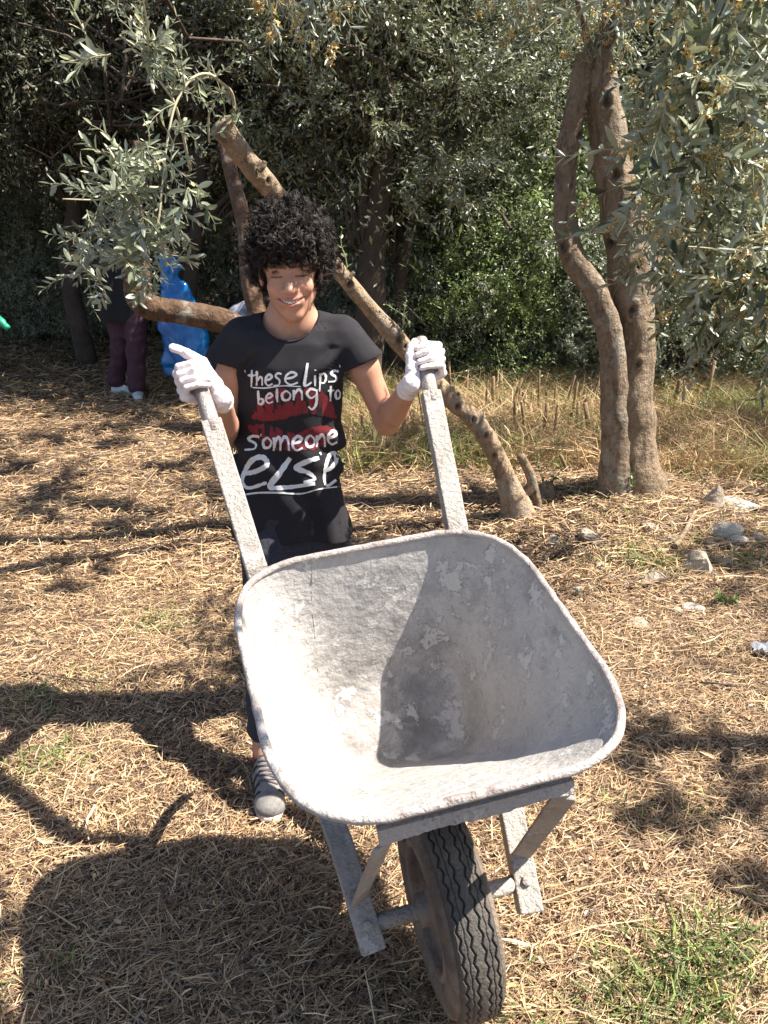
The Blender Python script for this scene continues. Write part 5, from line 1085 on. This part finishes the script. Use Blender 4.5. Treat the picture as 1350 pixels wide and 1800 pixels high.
Ft = Field(ax(hd[0]-.16, hd[0]+.16, .012), ax(hd[1]-.16, hd[1]+.16, .012), ax(hd[2]-.1, hd[2]+.17, .012)); Ft.ell(hd+[0, .0, .02], (.10, .115, .12), .02); V, Q = Ft.mesh(); reparent(obj('hair', V, Q, M['hair']), ps)
for f_, dx in ((ft1, .09), (ft2, .02)):
    Ft = Field(ax(f_[0]-.2, f_[0]+.24, .010), ax(f_[1]-.24, f_[1]+.2, .010), ax(-.01, .16, .010)); tt_ = np.array([dx*1.9, -.12, 0]) if dx < .05 else np.array([.19, -.03, 0])
    Ft.cone(f_+[0, 0, .045], f_+tt_+[0, 0, .032], .046, .036, .02, sc=(1, 1, 1)); V, Q = Ft.mesh(); V[:, 2] = np.maximum(V[:, 2], .0); reparent(obj('shoe', V, Q, M['white_shoe']), ps)
# blue sack
M['sack'] = mat('blue_plastic', (.004, .15, .50), .22, [(.008, .26, .70)], 4, .8, 12, trans=.25, spec=.6, coat=.4)
prof = [(437, 283, 297), (452, 281, 308), (468, 282, 320), (485, 283, 316), (500, 284, 328), (520, 281, 338), (545, 276, 350), (570, 276, 358), (600, 285, 366), (630, 287, 370), (652, 288, 374), (658, 292, 366)]
rows_ = []; ns = 40
for k_, (py, xa, xb) in enumerate(catmull(prof, 6)):
    a_ = U(xa, py, 6.42); b_ = U(xb, py, 6.42); c_ = (a_+b_)/2; hw = (b_-a_)[0]/2; dp = min(hw*.6, .11)*(1 if py < 640 else .5)
    th = np.linspace(0, 2*np.pi, ns, endpoint=False); rows_.append(np.stack([c_[0]+hw*np.cos(th), c_[1]+dp*np.sin(th), np.full(ns, c_[2])], -1))
V = np.array(rows_).reshape(-1, 3); nr = len(rows_); cen = np.repeat(np.array([r_.mean(0) for r_ in rows_]), ns, 0); d = unit(V-cen)
fold = .022*np.abs(vnoise(V*[1.6, 1.6, .8], 14, 3, 2))+.012*np.sin(V[:, 0]*34+V[:, 2]*9+2*vnoise(V, 3, 2)); V = V+d*fold[:, None]-d*.008
i, j = np.meshgrid(np.arange(nr-1), np.arange(ns), indexing='ij'); a_ = i*ns+j; b_ = i*ns+(j+1) % ns; Fq = fixq(np.stack([a_, a_+ns, b_+ns, b_], -1).reshape(-1, 4)); V = np.vstack([V, rows_[0].mean(0), rows_[-1].mean(0)]); j = np.arange(ns)
Fq = np.vstack([Fq, np.stack([j, (j+1) % ns, np.full(ns, len(V)-2)], -1), np.stack([(nr-1)*ns+(j+1) % ns, (nr-1)*ns+j, np.full(ns, len(V)-1)], -1)])
tag(obj('plastic_sack', V, Fq, M['sack']), 'large blue plastic refuse sack held up beside the purple trousers', 'sack')
# ------------------------------------------------------------------ the bending person behind the boy's shoulder
Yb = 5.6; c_ = U(425, 545, Yb); pb = thing('person', 'person bending down in a grey and white patterned shirt behind the boy\'s shoulder', 'person', (float(c_[0])+.15, Yb, 0))
M['greyshirt'] = mat('grey_patterned_shirt', (.10, .11, .15), .85, [(.16, .17, .22), (.55, .56, .6)], 9, .5, 20)
bk = U(418, 552, Yb); nk3 = U(452, 545, Yb-.05); hd3 = U(470, 532, Yb-.08); hp3 = U(440, 640, Yb+.15); kn3 = U(470, 720, Yb); an3 = np.array([kn3[0]-.05, Yb+.1, .08])
Ft = Field(ax(-1.5, -.35, .014), ax(5.1, 6.1, .014), ax(0, 1.15, .014))
for a_, b_, r1, r2 in ((bk+[.06, 0, -.05], nk3, .10, .06), (bk+[.06, 0, -.06], hp3, .10, .11), (hp3, kn3, .09, .065), (kn3, an3, .055, .04), (nk3+[0, 0, -.02], U(480, 640, Yb-.1), .045, .035), (nk3, hd3, .05, .05)): Ft.cone(a_, b_, r1, r2, .04)
Ft.ell(hd3, (.085, .09, .10), .02); V, Q = Ft.mesh(); reparent(obj('body', V, Q, M['skin'], col=np.tile((.42, .24, .17), (len(V), 1))), pb)
Ft = Field(ax(-1.5, -.35, .012), ax(5.1, 6.1, .012), ax(.4, 1.15, .012)); Ft.cone(bk+[.05, 0, -.045], nk3+[0, 0, -.01], .122, .085, .04); Ft.cone(bk+[.06, 0, -.06], hp3, .122, .13, .04)
g = Ft.pts(); Pn = np.stack(np.broadcast_arrays(*g), -1); Ft.F += (.010*vnoise(Pn*[2, 1, 1], 12, 3, 1)).astype(np.float32); V, Q = Ft.mesh(); reparent(obj('shirt', V, Q, M['greyshirt']), pb)
Ft = Field(ax(hd3[0]-.16, hd3[0]+.16, .010), ax(hd3[1]-.16, hd3[1]+.18, .010), ax(hd3[2]-.16, hd3[2]+.17, .010)); Ft.ell(hd3+[0, 0, .02], (.105, .11, .11), .02); g = Ft.pts(); Pn = np.stack(np.broadcast_arrays(*g), -1); Ft.F += (.012*vnoise(Pn, 30, 3, 1)).astype(np.float32); V, Q = Ft.mesh(); reparent(obj('hair', V, Q, M['hair']), pb)
# green glove end at the left edge
a_ = U(-14, 556, 6.0); b_ = U(14, 577, 5.95); V, Fq = tube(catmull([a_, (a_+b_)/2+[0, 0, .01], b_], 6), [.035]*5+[.03]*4+[.022]*4, 10); M['gg'] = mat('green_plastic', (.01, .30, .16), .4); tag(obj('plastic_bag', V, fixq(Fq), M['gg']), 'tip of a green plastic bag poking in at the left edge', 'bag')
